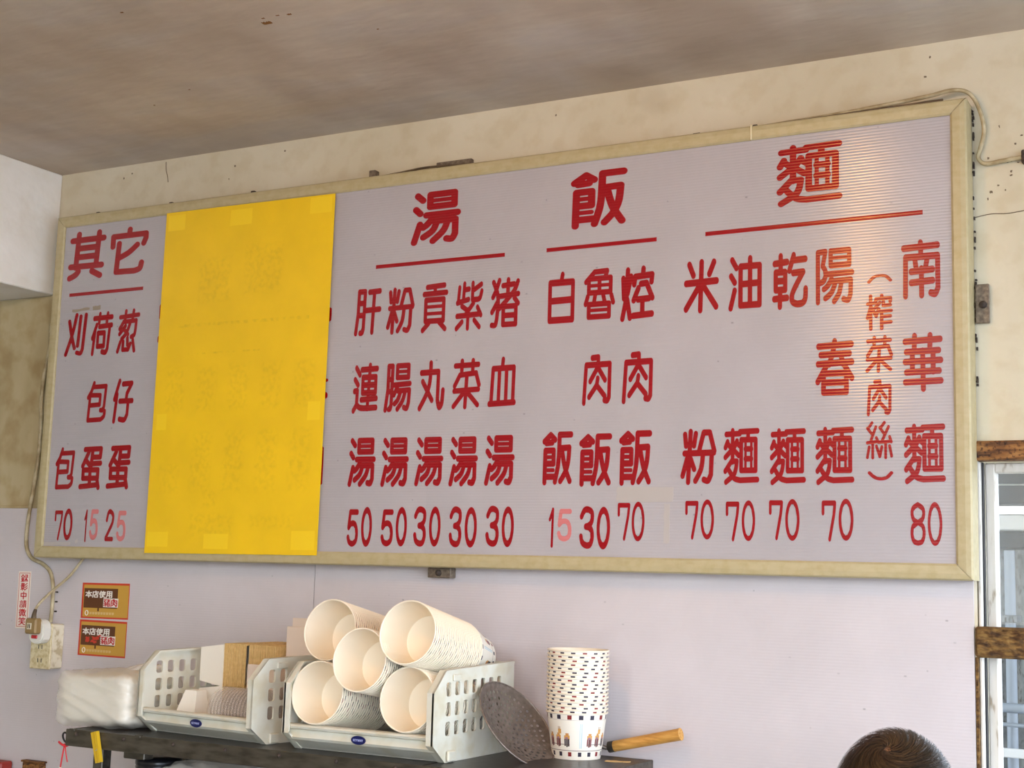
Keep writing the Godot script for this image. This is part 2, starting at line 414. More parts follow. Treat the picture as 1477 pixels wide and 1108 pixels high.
func build_sign() -> void:
	var t := thing("menu_sign", "long wall-mounted menu sign with red characters on pale ribbed sheet in beige frame", "sign", Vector3(0, 0, 0))
	# face sheet
	var st := begin()
	var a := Vector3(FRAME - 0.004, SY0 + FRAME - 0.004, PANEL_Z)
	var b := Vector3(SX - FRAME + 0.004, SY1 - FRAME + 0.004, PANEL_Z)
	var uv := func(v: Vector3) -> Vector2: return Vector2(v.x, v.y) / 1.2
	var q := [a, Vector3(b.x, a.y, a.z), b, Vector3(a.x, b.y, a.z)]
	for k in [[0, 1, 2], [0, 2, 3]]:
		tri(st, q[k[0]], q[k[1]], q[k[2]], Vector3(0, 0, 1), uv.call(q[k[0]]), uv.call(q[k[1]]), uv.call(q[k[2]]))
	box(st, Vector3(a.x, a.y, 0.04), Vector3(b.x, b.y, PANEL_Z - 0.001))
	put("face_sheet", done(st), M.sign_face, t)
	# four mitred rails; profile: inset from the outer edge, distance from the wall
	var prof := [Vector2(0, 0.004), Vector2(0, 0.056), Vector2(0.003, 0.0595), Vector2(0.012, 0.0605), Vector2(0.026, 0.0595), Vector2(FRAME, 0.057), Vector2(FRAME, 0.045)]
	var corner := [Vector2(0, SY0), Vector2(SX, SY0), Vector2(SX, SY1), Vector2(0, SY1)]
	for k in 4:
		var s := begin()
		var p0: Vector2 = corner[k]
		var p1: Vector2 = corner[(k + 1) % 4]
		var d := (p1 - p0).normalized()
		var inn := Vector2(-d.y, d.x)
		for i in prof.size() - 1:
			var u: Vector2 = prof[i]
			var v: Vector2 = prof[i + 1]
			var e := func(c: Vector2, w: Vector2, sgn: float) -> Vector3:
				var r: Vector2 = c + inn * w.x + d * (w.x * sgn + 0.0006 * sgn)
				return Vector3(r.x, r.y, w.y)
			var dd := v - u
			quad(s, e.call(p0, u, 1.0), e.call(p1, u, -1.0), e.call(p1, v, -1.0), e.call(p0, v, 1.0), Vector3(inn.x * -dd.y, inn.y * -dd.y, dd.x))
		put("frame_rail", done(s), M.frame, t)
	# joint in the upper rail, packing boxes behind
	put("rail_joint", bx(Vector3(1.951, SY1 - FRAME, 0.045), Vector3(1.9535, SY1 + 0.001, 0.0612), 0.0003), M.frame_joint, t)
	put("back_box", bx(Vector3(0.003, SY0 + 0.003, 0.0065), Vector3(SX - 0.003, SY1 - 0.003, 0.04)), M.frame, t)
	# characters, digits, underlines
	for w in PLACES.split(";"):
		var f := w.split(" ")
		var faded := f[0] == "F5"
		var ch := "5" if faded else f[0]
		var at := Vector2(f[1].to_float(), f[2].to_float())
		var digit := "0o1235678".contains(ch)
		var o := put("price_digit" if digit else "character", glyph(ch, f[3].to_float(), f[4].to_float(), at, 1.10 if digit else 1.13), M.letter_faded if faded else M.letter, t)
		o.position = Vector3(at.x, at.y, PANEL_Z)
		if faded: o.set_meta("label", "faded pink worn digit five")
	for l in LINES:
		var s := begin()
		var p0 := Vector2(l[0], l[1])
		var p1 := Vector2(l[2], l[3])
		var n := (p1 - p0).normalized().orthogonal() * 0.0045
		var c := (p0 + p1) * 0.5
		film(s, PackedVector2Array([p0 - n - c, p1 - n - c, p1 + n - c, p0 + n - c]), 0.0004, c)
		var o := put("underline", done(s), M.letter, t)
		o.position = Vector3(c.x, c.y, PANEL_Z)
	# ends of covered strokes that stick out beside the yellow sheet
	for e in [[0.3855, 2.196, 0.012, 0.040], [0.384, 2.125, 0.010, 0.018], [0.387, 1.924, 0.012, 0.012], [0.387, 1.842, 0.012, 0.014], [0.386, 1.789, 0.012, 0.030], [0.385, 1.751, 0.010, 0.014],
			[0.9125, 2.155, 0.012, 0.034], [0.9125, 1.998, 0.010, 0.008], [0.9110, 1.962, 0.013, 0.016], [0.9085, 1.797, 0.011, 0.090]]:
		var cap := begin()
		var pl := PackedVector2Array()
		for k in 16:
			var an := TAU * k / 16.0
			pl.append(Vector2(cos(an) * e[2] * 0.5, (sin(an) * minf(e[2], e[3]) * 0.5) + signf(sin(an)) * maxf(0.0, e[3] - e[2]) * 0.5))
		film(cap, pl, 0.0004, Vector2(e[0], e[1]))
		var o := put("stroke_end", done(cap), M.letter, t)
		o.position = Vector3(e[0], e[1], PANEL_Z)
	# bits of old adhesive tape
	for e in [[0.105, 2.2195, 0.062, 0.007, 0.05], [0.161, 2.2215, 0.028, 0.011, 0.05], [1.727, 1.727, 0.125, 0.030, 0.0], [1.776, 1.668, 0.012, 0.080, 0.0], [0.146, 1.612, 0.010, 0.008, 0.5], [0.075, 1.605, 0.10, 0.009, 0.02]]:
		var o := put("tape_residue", rect_film(e[2], e[3], Vector2(e[0], e[1]), 0.0003, 0.0012), M.tape if e[1] > 2.0 else M.tape_pale, t)
		o.position = Vector3(e[0], e[1], PANEL_Z)
		o.rotation.z = e[4]
	# fixing brackets and dark clumps round the frame
	for e in [[Vector3(2.379, 2.05, 0.006), Vector3(2.405, 2.125, 0.012)], [Vector3(1.195, 1.546, 0.0065), Vector3(1.255, 1.5685, 0.03)], [Vector3(0.985, 2.4787, 0.004), Vector3(1.003, 2.506, 0.022)], [Vector3(1.17, 2.484, 0.004), Vector3(1.265, 2.505, 0.016)]]:
		put("bracket", bx(e[0], e[1], 0.0015), M.bracket, t)
	var bolt := begin()
	lathe(bolt, [Vector2(0, 0.0), Vector2(0.007, 0.0), Vector2(0.007, 0.005), Vector2(0.004, 0.009), Vector2(0, 0.0095)], 10)
	var bolt_mesh := done(bolt)
	for e in [Vector3(2.394, 2.085, 0.012), Vector3(1.225, 1.557, 0.03)]:
		var o := put("bolt", bolt_mesh, M.rust_dark, t)
		o.position = e
		o.rotation.x = PI / 2
	rng.seed = 5
	for e in [0.11, 0.375, 0.64, 1.475, 1.82, 1.955]:
		var s := begin()
		for k in 3:
			var c := Vector3(e + rng.randf_range(-0.008, 0.008), SY1 + 0.002, 0.02 + rng.randf_range(-0.01, 0.01))
			box(s, c - Vector3(0.006, 0.002, 0.006), c + Vector3(0.006, rng.randf_range(0.004, 0.011), 0.006), 0.002)
		put("grime_clump", done(s), M.rust_dark, t)
	for k in 44:
		var y := 2.47 - 0.55 * pow(rng.randf(), 1.3)
		var s := begin()
		var c := Vector3(SX + rng.randf_range(0.0005, 0.004), y, 0.004)
		var h := rng.randf_range(0.0015, 0.006)
		box(s, c - Vector3(rng.randf_range(0.0006, 0.002), h, 0.003), c + Vector3(rng.randf_range(0.0006, 0.002), h * rng.randf(), 0.003), 0.0004)
		put("grime_speck", done(s), M.rust_dark, t)

func build_sheet() -> void:
	# stiff yellow sheet taped over the second section
	var st := begin()
	var cx := 0.654; var cy := 2.018
	var p := [Vector2(0.388, 1.586), Vector2(0.914, 1.589), Vector2(0.920, 2.446), Vector2(0.393, 2.450)]
	var nx := 12
	var ny := 16
	var at := func(i: int, j: int, back: bool) -> Vector3:
		var u := float(i) / nx
		var v := float(j) / ny
		var q: Vector2 = p[0].lerp(p[1], u).lerp(p[3].lerp(p[2], u), v)
		return Vector3(q.x - cx, q.y - cy, (0.0 if back else 0.0012) + 0.0015 * sin(u * PI) * sin(v * 9.0))
	st.set_smooth_group(1)
	for i in nx:
		for j in ny:
			for back in [false, true]:
				var h := Vector3(0, 0, -1 if back else 1)
				var q := [at.call(i, j, back), at.call(i + 1, j, back), at.call(i + 1, j + 1, back), at.call(i, j + 1, back)]
				var w := [Vector2(i, ny - j), Vector2(i + 1, ny - j), Vector2(i + 1, ny - j - 1), Vector2(i, ny - j - 1)]
				for n in 4: w[n] = Vector2(w[n].x / nx, w[n].y / ny)
				tri(st, q[0], q[1], q[2], h, w[0], w[1], w[2])
				tri(st, q[0], q[2], q[3], h, w[0], w[2], w[3])
	st.set_smooth_group(-1)
	for i in nx:
		quad(st, at.call(i, 0, false), at.call(i + 1, 0, false), at.call(i + 1, 0, true), at.call(i, 0, true), Vector3.DOWN)
		quad(st, at.call(i, ny, false), at.call(i + 1, ny, false), at.call(i + 1, ny, true), at.call(i, ny, true), Vector3.UP)
	for j in ny:
		quad(st, at.call(0, j, false), at.call(0, j + 1, false), at.call(0, j + 1, true), at.call(0, j, true), Vector3.LEFT)
		quad(st, at.call(nx, j, false), at.call(nx, j + 1, false), at.call(nx, j + 1, true), at.call(nx, j, true), Vector3.RIGHT)
	var o := put("yellow_sheet", done(st), M.yellow)
	o.position = Vector3(cx, cy, 0.0625)
	meta(o, "blank bright yellow sheet taped over one section of the menu sign", "sheet")


# ---------------------------------------------------------------- materials
func px(im: Image, x: float, y: float, w: float, h: float, c: Color) -> void:
	im.fill_rect(Rect2i(int(x), int(y), maxi(1, int(w)), maxi(1, int(h))), c)

func sheet_picture() -> ImageTexture:
	var im := Image.create(264, 430, false, Image.FORMAT_RGB8)
	var n := FastNoiseLite.new()
	n.seed = 11; n.frequency = 0.012; n.fractal_octaves = 4
	var base := c8(246, 200, 20)
	for y in 430:
		for x in 264:
			var v := 1.0 + 0.03 * n.get_noise_2d(x, y)
			im.set_pixel(x, y, Color(base.r * v, base.g * v, base.b * v))
	# what lies behind shows through faintly: blocks of covered print, then the tape
	var ghost := func(x: float, y: float, w: float, h: float, k: float) -> void:
		for j in int(h):
			for i in int(w):
				var edge := minf(1.0, minf(minf(i, w - i), minf(j, h - j)) / 7.0) if h > 6.0 else 1.0
				var s := k * 2.0 * edge * maxf(0.0, 0.15 + n.get_noise_2d((x + i) * 9.0, (y + j) * 9.0 + 300.0))
				var c := im.get_pixel(int(x) + i, int(y) + j)
				im.set_pixel(int(x) + i, int(y) + j, Color(c.r * (1.0 - s), c.g * (1.0 - s), c.b * (1.0 - s * 0.5)))
	ghost.call(58, 62, 56, 60, 0.028)
	ghost.call(130, 50, 64, 66, 0.028)
	ghost.call(30, 146, 205, 4, 0.039)
	ghost.call(50, 183, 130, 2, 0.044)
	for c in 5:
		ghost.call(14 + c * 50, 196, 36, 62, 0.025)
		if c > 0: ghost.call(14 + c * 50, 278, 36, 50, 0.025)
		ghost.call(12 + c * 50, 318, 38, 40, 0.022)
	ghost.call(86, 352, 26, 24, 0.033)
	ghost.call(66, 378, 74, 34, 0.028)
	ghost.call(160, 380, 70, 22, 0.022)
	var tape := c8(253, 211, 30)
	for r in [[4, 4, 28, 20], [106, 6, 34, 20], [228, 2, 32, 20], [6, 258, 16, 20], [240, 250, 18, 22], [3, 404, 34, 18], [94, 406, 38, 18], [226, 402, 34, 22]]:
		px(im, r[0], r[1], r[2], r[3], tape)
	return ImageTexture.create_from_image(im)

func face_picture(base: Color) -> ImageTexture:
	# spans 1.2 m by 1.2 m and repeats; small specks only
	var im := Image.create(512, 512, false, Image.FORMAT_RGB8)
	var n := FastNoiseLite.new()
	n.seed = 21; n.frequency = 0.01; n.fractal_octaves = 4
	for y in 512:
		for x in 512:
			var v := 1.0 + 0.035 * n.get_noise_3d(x, cos(TAU * y / 512.0) * 60.0, sin(TAU * y / 512.0) * 60.0)
			im.set_pixel(x, y, Color(base.r * v, base.g * v, base.b * v))
	var r := RandomNumberGenerator.new()
	r.seed = 4
	for k in 60:
		var c := base.darkened(r.randf_range(0.06, 0.28))
		px(im, r.randi() % 510, r.randi() % 510, 1 + r.randi() % 2, 1, c)
	return ImageTexture.create_from_image(im)

func cup_picture() -> ImageTexture:
	var w := 1024
	var h := 256
	var im := Image.create(w, h, false, Image.FORMAT_RGB8)
	im.fill(c8(236, 228, 212))
	var red := c8(128, 34, 30)
	var navy := c8(44, 36, 52)
	for k in 16:
		var x := k * 64.0
		var c: Color = red if k % 3 == 1 else navy
		px(im, x + 12, 4, 24, 24, c)          # below the rim
		px(im, x + 14, 212, 22, 24, c)         # above the base
	px(im, 0, 1, w, 1, c8(190, 180, 172))
	px(im, 0, 31, w, 2, c8(190, 180, 172))
	px(im, 0, 202, w, 3, c8(96, 76, 72))
	for f in 4:
		var x := f * 256.0
		for k in 3:
			var fx := x + 24 + k * 58
			var body: Color = [c8(70, 62, 66), c8(110, 38, 40), c8(120, 44, 46)][k]
			px(im, fx, 118, 34, 24, c8(205, 150, 74))
			px(im, fx + 6, 106, 20, 14, c8(196, 140, 80))
			px(im, fx + 2, 138, 10, 42, body)
			px(im, fx + 13, 140, 9, 44, body.darkened(0.25))
			px(im, fx + 24, 138, 10, 40, body)
			px(im, fx + 10, 128, 18, 12, c8(150, 110, 130))
		px(im, x + 78, 84, 22, 26, c8(214, 160, 84))
		px(im, x + 84, 70, 4, 16, c8(150, 96, 50))
		px(im, x + 94, 70, 4, 16, c8(150, 96, 50))
		px(im, x + 24, 168, 150, 3, c8(90, 70, 66))
		px(im, x + 206, 50, 5, 140, c8(176, 200, 206))
		px(im, x + 215, 50, 5, 140, c8(186, 206, 212))
	return ImageTexture.create_from_image(im)

func make_materials() -> void:
	var ribs := rib_normal(0.11)
	M.sign_face = ribbed(Color.WHITE, 0.18, ribs, face_picture(c8(180, 173, 174)))
	M.sign_face.metallic_specular = 0.45
	M.letter = ribbed(c8(152, 6, 20), 0.20, ribs)
	M.letter_faded = ribbed(c8(206, 118, 116), 0.4, ribs)
	M.wall_sheet = ribbed(Color.WHITE, 0.4, rib_normal(0.07), face_picture(c8(208, 199, 199)))
	M.frame = grained(noise_tex(3, 0.02, [c8(180, 164, 124), c8(186, 171, 131), c8(190, 175, 136)], [0.0, 0.5, 1.0]), Vector3(1.5, 6, 1.5), 0.42, noise_tex(4, 0.03, [c8(246, 243, 234), Color.WHITE], [0.2, 0.6]), Vector3(2.5, 2.5, 2.5))
	M.bracket = grained(noise_tex(6, 0.06, [c8(92, 78, 64), c8(136, 120, 100)], [0.2, 0.9], 256), Vector3(6, 6, 6), 0.6)
	M.frame_joint = mat(c8(226, 212, 176), 0.5)
	M.yellow = mat(Color.WHITE, 0.45)
	M.yellow.albedo_texture = sheet_picture()
	M.tape = mat(c8(150, 136, 116), 0.7)
	M.tape_pale = mat(c8(181, 172, 165), 0.4)
	M.rust_dark = grained(noise_tex(6, 0.06, [c8(38, 30, 26), c8(70, 56, 46), c8(110, 92, 76)], [0.2, 0.6, 1.0], 256), Vector3(8, 8, 8), 0.75)
	M.wall = grained(noise_tex(7, 0.005, [c8(206, 194, 166), c8(212, 201, 175), c8(217, 207, 183)], [0.1, 0.5, 0.9]), Vector3(0.9, 0.9, 0.9), 0.85,
		noise_tex(8, 0.015, [c8(248, 245, 239), Color.WHITE, Color.WHITE], [0.15, 0.5, 1.0]), Vector3(1.7, 1.7, 1.7), bump_tex(9, 0.03), 0.12)
	M.beam = grained(noise_tex(17, 0.01, [c8(232, 226, 214), c8(240, 236, 228)], [0.1, 0.9]), Vector3(0.9, 0.9, 0.9), 0.85,
		noise_tex(8, 0.012, [c8(249, 247, 243), Color.WHITE, Color.WHITE], [0.1, 0.5, 1.0]), Vector3(1.1, 1.1, 1.1), bump_tex(9, 0.03), 0.12)
	M.board = grained(noise_tex(18, 0.006, [c8(176, 158, 118), c8(190, 173, 134), c8(200, 184, 146)], [0.1, 0.5, 0.95]), Vector3(1.6, 0.5, 1.6), 0.75,
		noise_tex(19, 0.02, [c8(232, 222, 206), Color.WHITE], [0.2, 0.6]), Vector3(0.8, 0.8, 0.8))
	M.ceiling = grained(noise_tex(12, 0.006, [c8(196, 180, 162), c8(206, 191, 173), c8(203, 191, 178), c8(210, 197, 180)], [0.1, 0.45, 0.65, 0.95]), Vector3(0.35, 0.5, 0.9), 0.9,
		noise_tex(13, 0.012, [c8(232, 226, 220), Color.WHITE], [0.2, 0.75]), Vector3(0.45, 0.5, 0.25), bump_tex(14, 0.02), 0.2)
	M.stain = mat(c8(140, 92, 40), 0.8)
	M.crack = mat(c8(120, 104, 84), 0.9)
	M.floor = grained(noise_tex(15, 0.02, [c8(116, 110, 102), c8(136, 130, 122)], [0.2, 0.8]), Vector3(0.8, 0.8, 0.8), 0.5)
	M.street = mat(c8(150, 150, 150), 0.9)
	M.cable = grained(noise_tex(23, 0.03, [c8(150, 130, 92), c8(196, 182, 148)], [0.2, 0.7], 256), Vector3(3, 3, 3), 0.6)
	M.cable_dark = grained(noise_tex(24, 0.03, [c8(70, 54, 38), c8(128, 108, 80)], [0.2, 0.8], 256), Vector3(3, 3, 3), 0.6)
	M.ivory = grained(noise_tex(25, 0.04, [c8(196, 176, 128), c8(224, 210, 172)], [0.2, 0.7], 256), Vector3(6, 6, 6), 0.45)
	M.ivory_worn = grained(noise_tex(26, 0.03, [c8(186, 168, 132), c8(222, 211, 184), c8(230, 221, 200)], [0.3, 0.48, 1.0], 256), Vector3(3, 3, 3), 0.6)
	M.slot = mat(c8(40, 34, 30), 0.7)
	M.brown_plug = mat(c8(150, 122, 76), 0.5)
	M.white_plastic = mat(c8(232, 228, 216), 0.35)
	M.red_plastic = mat(c8(200, 24, 30), 0.3)
	M.paper = mat(c8(238, 226, 212), 0.7)
	M.red_print = mat(c8(196, 40, 44), 0.6)
	M.sticker_gold = mat(c8(204, 156, 62), 0.5)
	M.sticker_red = mat(c8(206, 62, 40), 0.5)
	M.sticker_brown = mat(c8(98, 54, 24), 0.5)
	M.sticker_white = mat(c8(236, 228, 216), 0.5)
	M.sticker_pale = mat(c8(214, 180, 120), 0.5)
	M.rack = grained(noise_tex(28, 0.03, [c8(64, 58, 50), c8(88, 82, 72), c8(104, 97, 86)], [0.1, 0.5, 1.0]), Vector3(0.8, 3, 3), 0.42)
	M.rack.metallic = 0.6
	M.rack_top = grained(noise_tex(29, 0.02, [c8(36, 32, 30), c8(72, 64, 58)], [0.2, 0.9]), Vector3(4, 4, 4), 0.35)
	M.rack_top.metallic = 0.5
	M.basket = grained(noise_tex(30, 0.02, [c8(212, 208, 190), c8(220, 217, 202)], [0.2, 0.8], 256), Vector3(2, 2, 2), 0.40, noise_tex(31, 0.02, [c8(246, 240, 228), Color.WHITE], [0.1, 0.5], 256), Vector3(3, 3, 3))
	M.badge = mat(c8(20, 26, 84), 0.35)
	M.badge_print = mat(c8(170, 176, 216), 0.5)
	M.cup = mat(c8(245, 231, 206), 0.45)
	M.cup_print = mat(Color.WHITE, 0.45)
	M.cup_print.albedo_texture = cup_picture()
	M.box_white = mat(c8(240, 232, 216), 0.6)
	M.kraft = grained(noise_tex(33, 0.05, [c8(206, 168, 104), c8(226, 192, 130)], [0.2, 0.8], 256), Vector3(8, 8, 8), 0.7)
	M.carton = mat(c8(226, 208, 190), 0.7)
	M.clear = mat(Color(0.96, 0.92, 0.88, 0.24), 0.30)
	M.clear.transparency = BaseMaterial3D.TRANSPARENCY_ALPHA
	M.bag = grained(noise_tex(34, 0.03, [c8(226, 220, 204), c8(240, 236, 224)], [0.2, 0.8], 256), Vector3(4, 4, 4), 0.28)
	M.wrap = mat(Color(0.95, 0.92, 0.86, 0.30), 0.28)
	M.wrap.transparency = BaseMaterial3D.TRANSPARENCY_ALPHA
	M.skimmer = grained(noise_tex(36, 0.05, [c8(120, 108, 100), c8(160, 148, 138)], [0.2, 0.8], 256), Vector3(6, 6, 6), 0.42)
	M.skimmer.metallic = 0.75
	M.wood = grained(noise_tex(37, 0.02, [c8(176, 118, 48), c8(208, 152, 72), c8(222, 172, 96)], [0.1, 0.5, 0.9]), Vector3(2, 14, 14), 0.5)
	M.lintel = grained(noise_tex(38, 0.02, [c8(78, 46, 20), c8(132, 86, 40), c8(168, 120, 66)], [0.15, 0.5, 0.95]), Vector3(1.2, 7, 7), 0.7, noise_tex(39, 0.06, [c8(110, 90, 70), Color.WHITE], [0.2, 0.45]), Vector3(3, 3, 3), bump_tex(9, 0.03), 0.3)
	M.rusty = grained(noise_tex(40, 0.03, [c8(84, 60, 32), c8(122, 90, 44), c8(146, 112, 58)], [0.15, 0.5, 0.9]), Vector3(2, 5, 5), 0.85, noise_tex(41, 0.03, [c8(150, 130, 104), Color.WHITE], [0.2, 0.55]), Vector3(2, 4, 4), bump_tex(9, 0.03), 0.5)
	M.window_white = grained(noise_tex(42, 0.03, [c8(150, 134, 112), c8(206, 199, 186), c8(216, 210, 200)], [0.12, 0.3, 1.0]), Vector3(3, 0.7, 3), 0.6)
	M.glass = mat(Color(0.9, 0.93, 0.94, 0.08), 0.02)
	M.glass.transparency = BaseMaterial3D.TRANSPARENCY_ALPHA
	M.zinc = grained(noise_tex(43, 0.02, [c8(92, 96, 100), c8(120, 123, 125), c8(142, 143, 142)], [0.15, 0.5, 0.9]), Vector3(3, 1, 3), 0.5, noise_tex(44, 0.06, [c8(150, 140, 130), Color.WHITE], [0.2, 0.4]), Vector3(2, 1, 2))
	M.pale_blue = mat(c8(150, 158, 168), 0.5)
	M.dark_grey = mat(c8(36, 36, 38), 0.7)
	M.white_paint = mat(c8(226, 226, 226), 0.6)
	M.wire = mat(c8(176, 176, 172), 0.4, 0.6)
	M.black_plastic = mat(c8(24, 24, 28), 0.3)
	M.yellow_plastic = mat(c8(206, 166, 30), 0.4)
	M.string = mat(c8(214, 40, 48), 0.7)
	M.skin = mat(c8(196, 140, 104), 0.55)
	M.hair = mat(c8(40, 27, 19), 0.45)
	M.hair_strands = mat(Color.WHITE, 0.42)
	M.hair_strands.vertex_color_use_as_albedo = true
	M.shirt = mat(c8(200, 204, 212), 0.85)
	M.trousers = mat(c8(52, 56, 70), 0.85)
	M.stool = mat(c8(160, 50, 40), 0.45)
	M.tube = mat(c8(250, 250, 248), 0.4)
	M.tube.emission_enabled = true
	M.tube.emission = c8(242, 247, 255)
	M.tube.emission_energy_multiplier = 2.0
	M.bulb = mat(c8(255, 226, 170), 0.3)
	M.bulb.emission_enabled = true
	M.bulb.emission = c8(255, 186, 96)
	M.bulb.emission_energy_multiplier = 20.0


# ---------------------------------------------------------------- room
func ribbed_sheet(x0: float, x1: float, y0: float, y1: float) -> ArrayMesh:
	var st := begin()
	var f := [Vector3(x0, y0, 0.006), Vector3(x1, y0, 0.006), Vector3(x1, y1, 0.006), Vector3(x0, y1, 0.006)]
	for k in [[0, 1, 2], [0, 2, 3]]:
		var v := [f[k[0]], f[k[1]], f[k[2]]]
		tri(st, v[0], v[1], v[2], Vector3(0, 0, 1), Vector2(v[0].x, v[0].y) / 1.2, Vector2(v[1].x, v[1].y) / 1.2, Vector2(v[2].x, v[2].y) / 1.2)
	box(st, Vector3(x0, y0, 0.0005), Vector3(x1, y1, 0.0057))
	return done(st)

func build_room() -> void:
	var st := begin()
	box(st, Vector3(-2.6, 0, -0.15), Vector3(2.372, CEIL, 0))
	box(st, Vector3(2.372, 1.797, -0.15), Vector3(3.7, CEIL, 0))
	box(st, Vector3(3.7, 0, -0.15), Vector3(6.2, CEIL, 0))
	box(st, Vector3(2.372, 0, -0.15), Vector3(3.7, 0.85, 0))
	var wall := struct("wall_back", done(st), M.wall)
	put("ribbed_sheet", ribbed_sheet(-1.3, 0.8685, 0.35, 1.704), M.wall_sheet, wall)
	put("ribbed_sheet", ribbed_sheet(0.8705, 2.3665, 0.35, 1.704), M.wall_sheet, wall)
	put("stained_board", bx(Vector3(-1.3, 1.7045, 0.0005), Vector3(-0.045, 2.277, 0.0045), 0.001), M.board, wall)
	put("edge_trim", bx(Vector3(-1.3, 1.699, 0.0062), Vector3(-0.001, 1.706, 0.0085), 0.001), M.board, wall)
	# hairline cracks and flaked spots in the plaster
	for c in [[Vector3(0.320, 2.612, 0.0006), Vector3(0.322, 2.590, 0.0006), Vector3(0.328, 2.572, 0.0006), Vector3(0.331, 2.556, 0.0006)],
			[Vector3(2.38, 2.258, 0.0006), Vector3(2.41, 2.262, 0.0006), Vector3(2.44, 2.260, 0.0006), Vector3(2.48, 2.264, 0.0006)]]:
		put("crack", tube_mesh(c, 0.0009, 5, 4), M.crack, wall)
	rng.seed = 9
	for k in 26:
		var o := put("fleck", rect_film(rng.randf_range(0.002, 0.005), rng.randf_range(0.002, 0.005), Vector2.ZERO, 0.0006, 0.0008), M.crack, wall)
		o.position = Vector3(rng.randf_range(2.40, 2.52), rng.randf_range(2.27, 2.46), 0) if k < 18 else Vector3(rng.randf_range(0.1, 2.3), rng.randf_range(2.52, 2.61), 0)

	struct("floor", bx(Vector3(-2.75, -0.12, -0.15), Vector3(6.35, 0, 5.6)), M.floor)
	var ceil := struct("ceiling", bx(Vector3(-2.75, CEIL, -0.15), Vector3(6.35, CEIL + 0.15, 5.6)), M.ceiling)
	for s in [[1.157, 0.638, 0.018], [1.20, 0.66, 0.006], [1.225, 0.655, 0.008], [1.165, 0.66, 0.005], [0.93, 0.80, 0.005], [1.34, 0.52, 0.004], [0.75, 0.40, 0.004], [0.60, 0.35, 0.004], [1.4, 0.9, 0.005]]:
		var o := put("stain", rect_film(s[2], s[2] * 0.6, Vector2.ZERO, 0.0006, s[2] * 0.16), M.stain, ceil)
		o.position = Vector3(s[0], CEIL, s[1])
		o.rotation = Vector3(PI / 2, 0, 0)
	struct("wall_left", bx(Vector3(-2.75, 0, -0.15), Vector3(-2.6, CEIL, 5.6)), M.wall)
	struct("trim_1", bx(Vector3(-0.62, 2.28, 0), Vector3(-0.055, CEIL, 5.6), 0.003), M.beam)
	# the shop is open to the street on its right-hand side and at that end of the front
	st = begin()
	box(st, Vector3(6.2, 0, -0.15), Vector3(6.35, CEIL, 0.12))
	box(st, Vector3(6.2, 2.57, 0.12), Vector3(6.35, CEIL, 5.6))
	struct("wall_right", done(st), M.wall)
	st = begin()
	box(st, Vector3(-2.6, 0, 5.45), Vector3(3.5, CEIL, 5.6))
	box(st, Vector3(3.5, 2.54, 5.45), Vector3(6.2, CEIL, 5.6))
	box(st, Vector3(6.0, 0, 5.4), Vector3(6.2, 2.54, 5.6))
	struct("wall_front", done(st), M.wall)
	var road := struct("ground", bx(Vector3(-30, -0.4, -30), Vector3(30, -0.13, 30)), M.street)
	road.set_meta("label", "grey street paving outside the open shop front")

func build_window() -> void:
	var w := struct("window_1", bx(Vector3(2.383, 0.85, -0.075), Vector3(2.401, 1.790, -0.035), 0.002), M.window_white)
	put("lintel", bx(Vector3(2.3725, 1.792, -0.03), Vector3(3.72, 1.828, 0.010), 0.003), M.lintel, w)
	put("frame_strip", bx(Vector3(2.374, 0.85, -0.025), Vector3(2.3795, 1.790, -0.002), 0.0012), M.window_white, w)
	put("gap_shade_strip", bx(Vector3(2.3797, 0.85, -0.034), Vector3(2.3828, 1.790, -0.020), 0.0004), M.black_plastic, w)  # dark strip standing in for the shade in the gap
	put("rust_strip", bx(Vector3(2.3675, 0.85, -0.01), Vector3(2.3735, 1.43, 0.004), 0.001), M.rusty, w)
	put("head_rail", bx(Vector3(2.401, 1.772, -0.075), Vector3(3.70, 1.790, -0.035), 0.002), M.window_white, w)
	put("jamb", bx(Vector3(3.66, 0.85, -0.075), Vector3(3.70, 1.772, -0.035), 0.002), M.window_white, w)
	put("sill", bx(Vector3(2.401, 0.85, -0.075), Vector3(3.66, 0.875, -0.035), 0.002), M.window_white, w)
	put("cross_beam", bx(Vector3(2.369, 1.430, -0.03), Vector3(3.72, 1.486, 0.012), 0.004), M.rusty, w)
	put("pane", bx(Vector3(2.401, 1.49, -0.060), Vector3(3.66, 1.772, -0.056)), M.glass, w)
	# diamond wire mesh in the lower half
	var st := begin()
	var x0 := 2.401; var x1 := 2.80; var y0 := 0.9; var y1 := 1.195
	var pitch := 0.0115
	var rise := 1.6
	for s in [-1.0, 1.0]:
		var n := int((x1 - x0 + (y1 - y0) / rise) / pitch)
		for k in n:
			var u: float = x0 - (y1 - y0) / rise + (k + 1) * pitch if s > 0 else x0 + (k + 1) * pitch
			var a := Vector2(u, y0)
			var b := Vector2(u + s * (y1 - y0) / rise, y1)
			var t0 := 0.0; var t1 := 1.0
			for e in [x0, x1]:
				var t: float = (e - a.x) / (b.x - a.x)
				if t <= 0.0 or t >= 1.0: continue
				if (s > 0) == (e == x0): t0 = maxf(t0, t)
				else: t1 = minf(t1, t)
			if t1 <= t0 or maxf(a.x, b.x) < x0 or minf(a.x, b.x) > x1: continue
			var p := a.lerp(b, t0)
			var q := a.lerp(b, t1)
			tube(st, PackedVector3Array([Vector3(p.x, p.y, -0.09 + s * 0.0005), Vector3(q.x, q.y, -0.09 + s * 0.0005)]), 0.0007, 4)
	var o := put("wire_mesh", done(st), M.wire, w)
	o.set_meta("kind", "stuff")

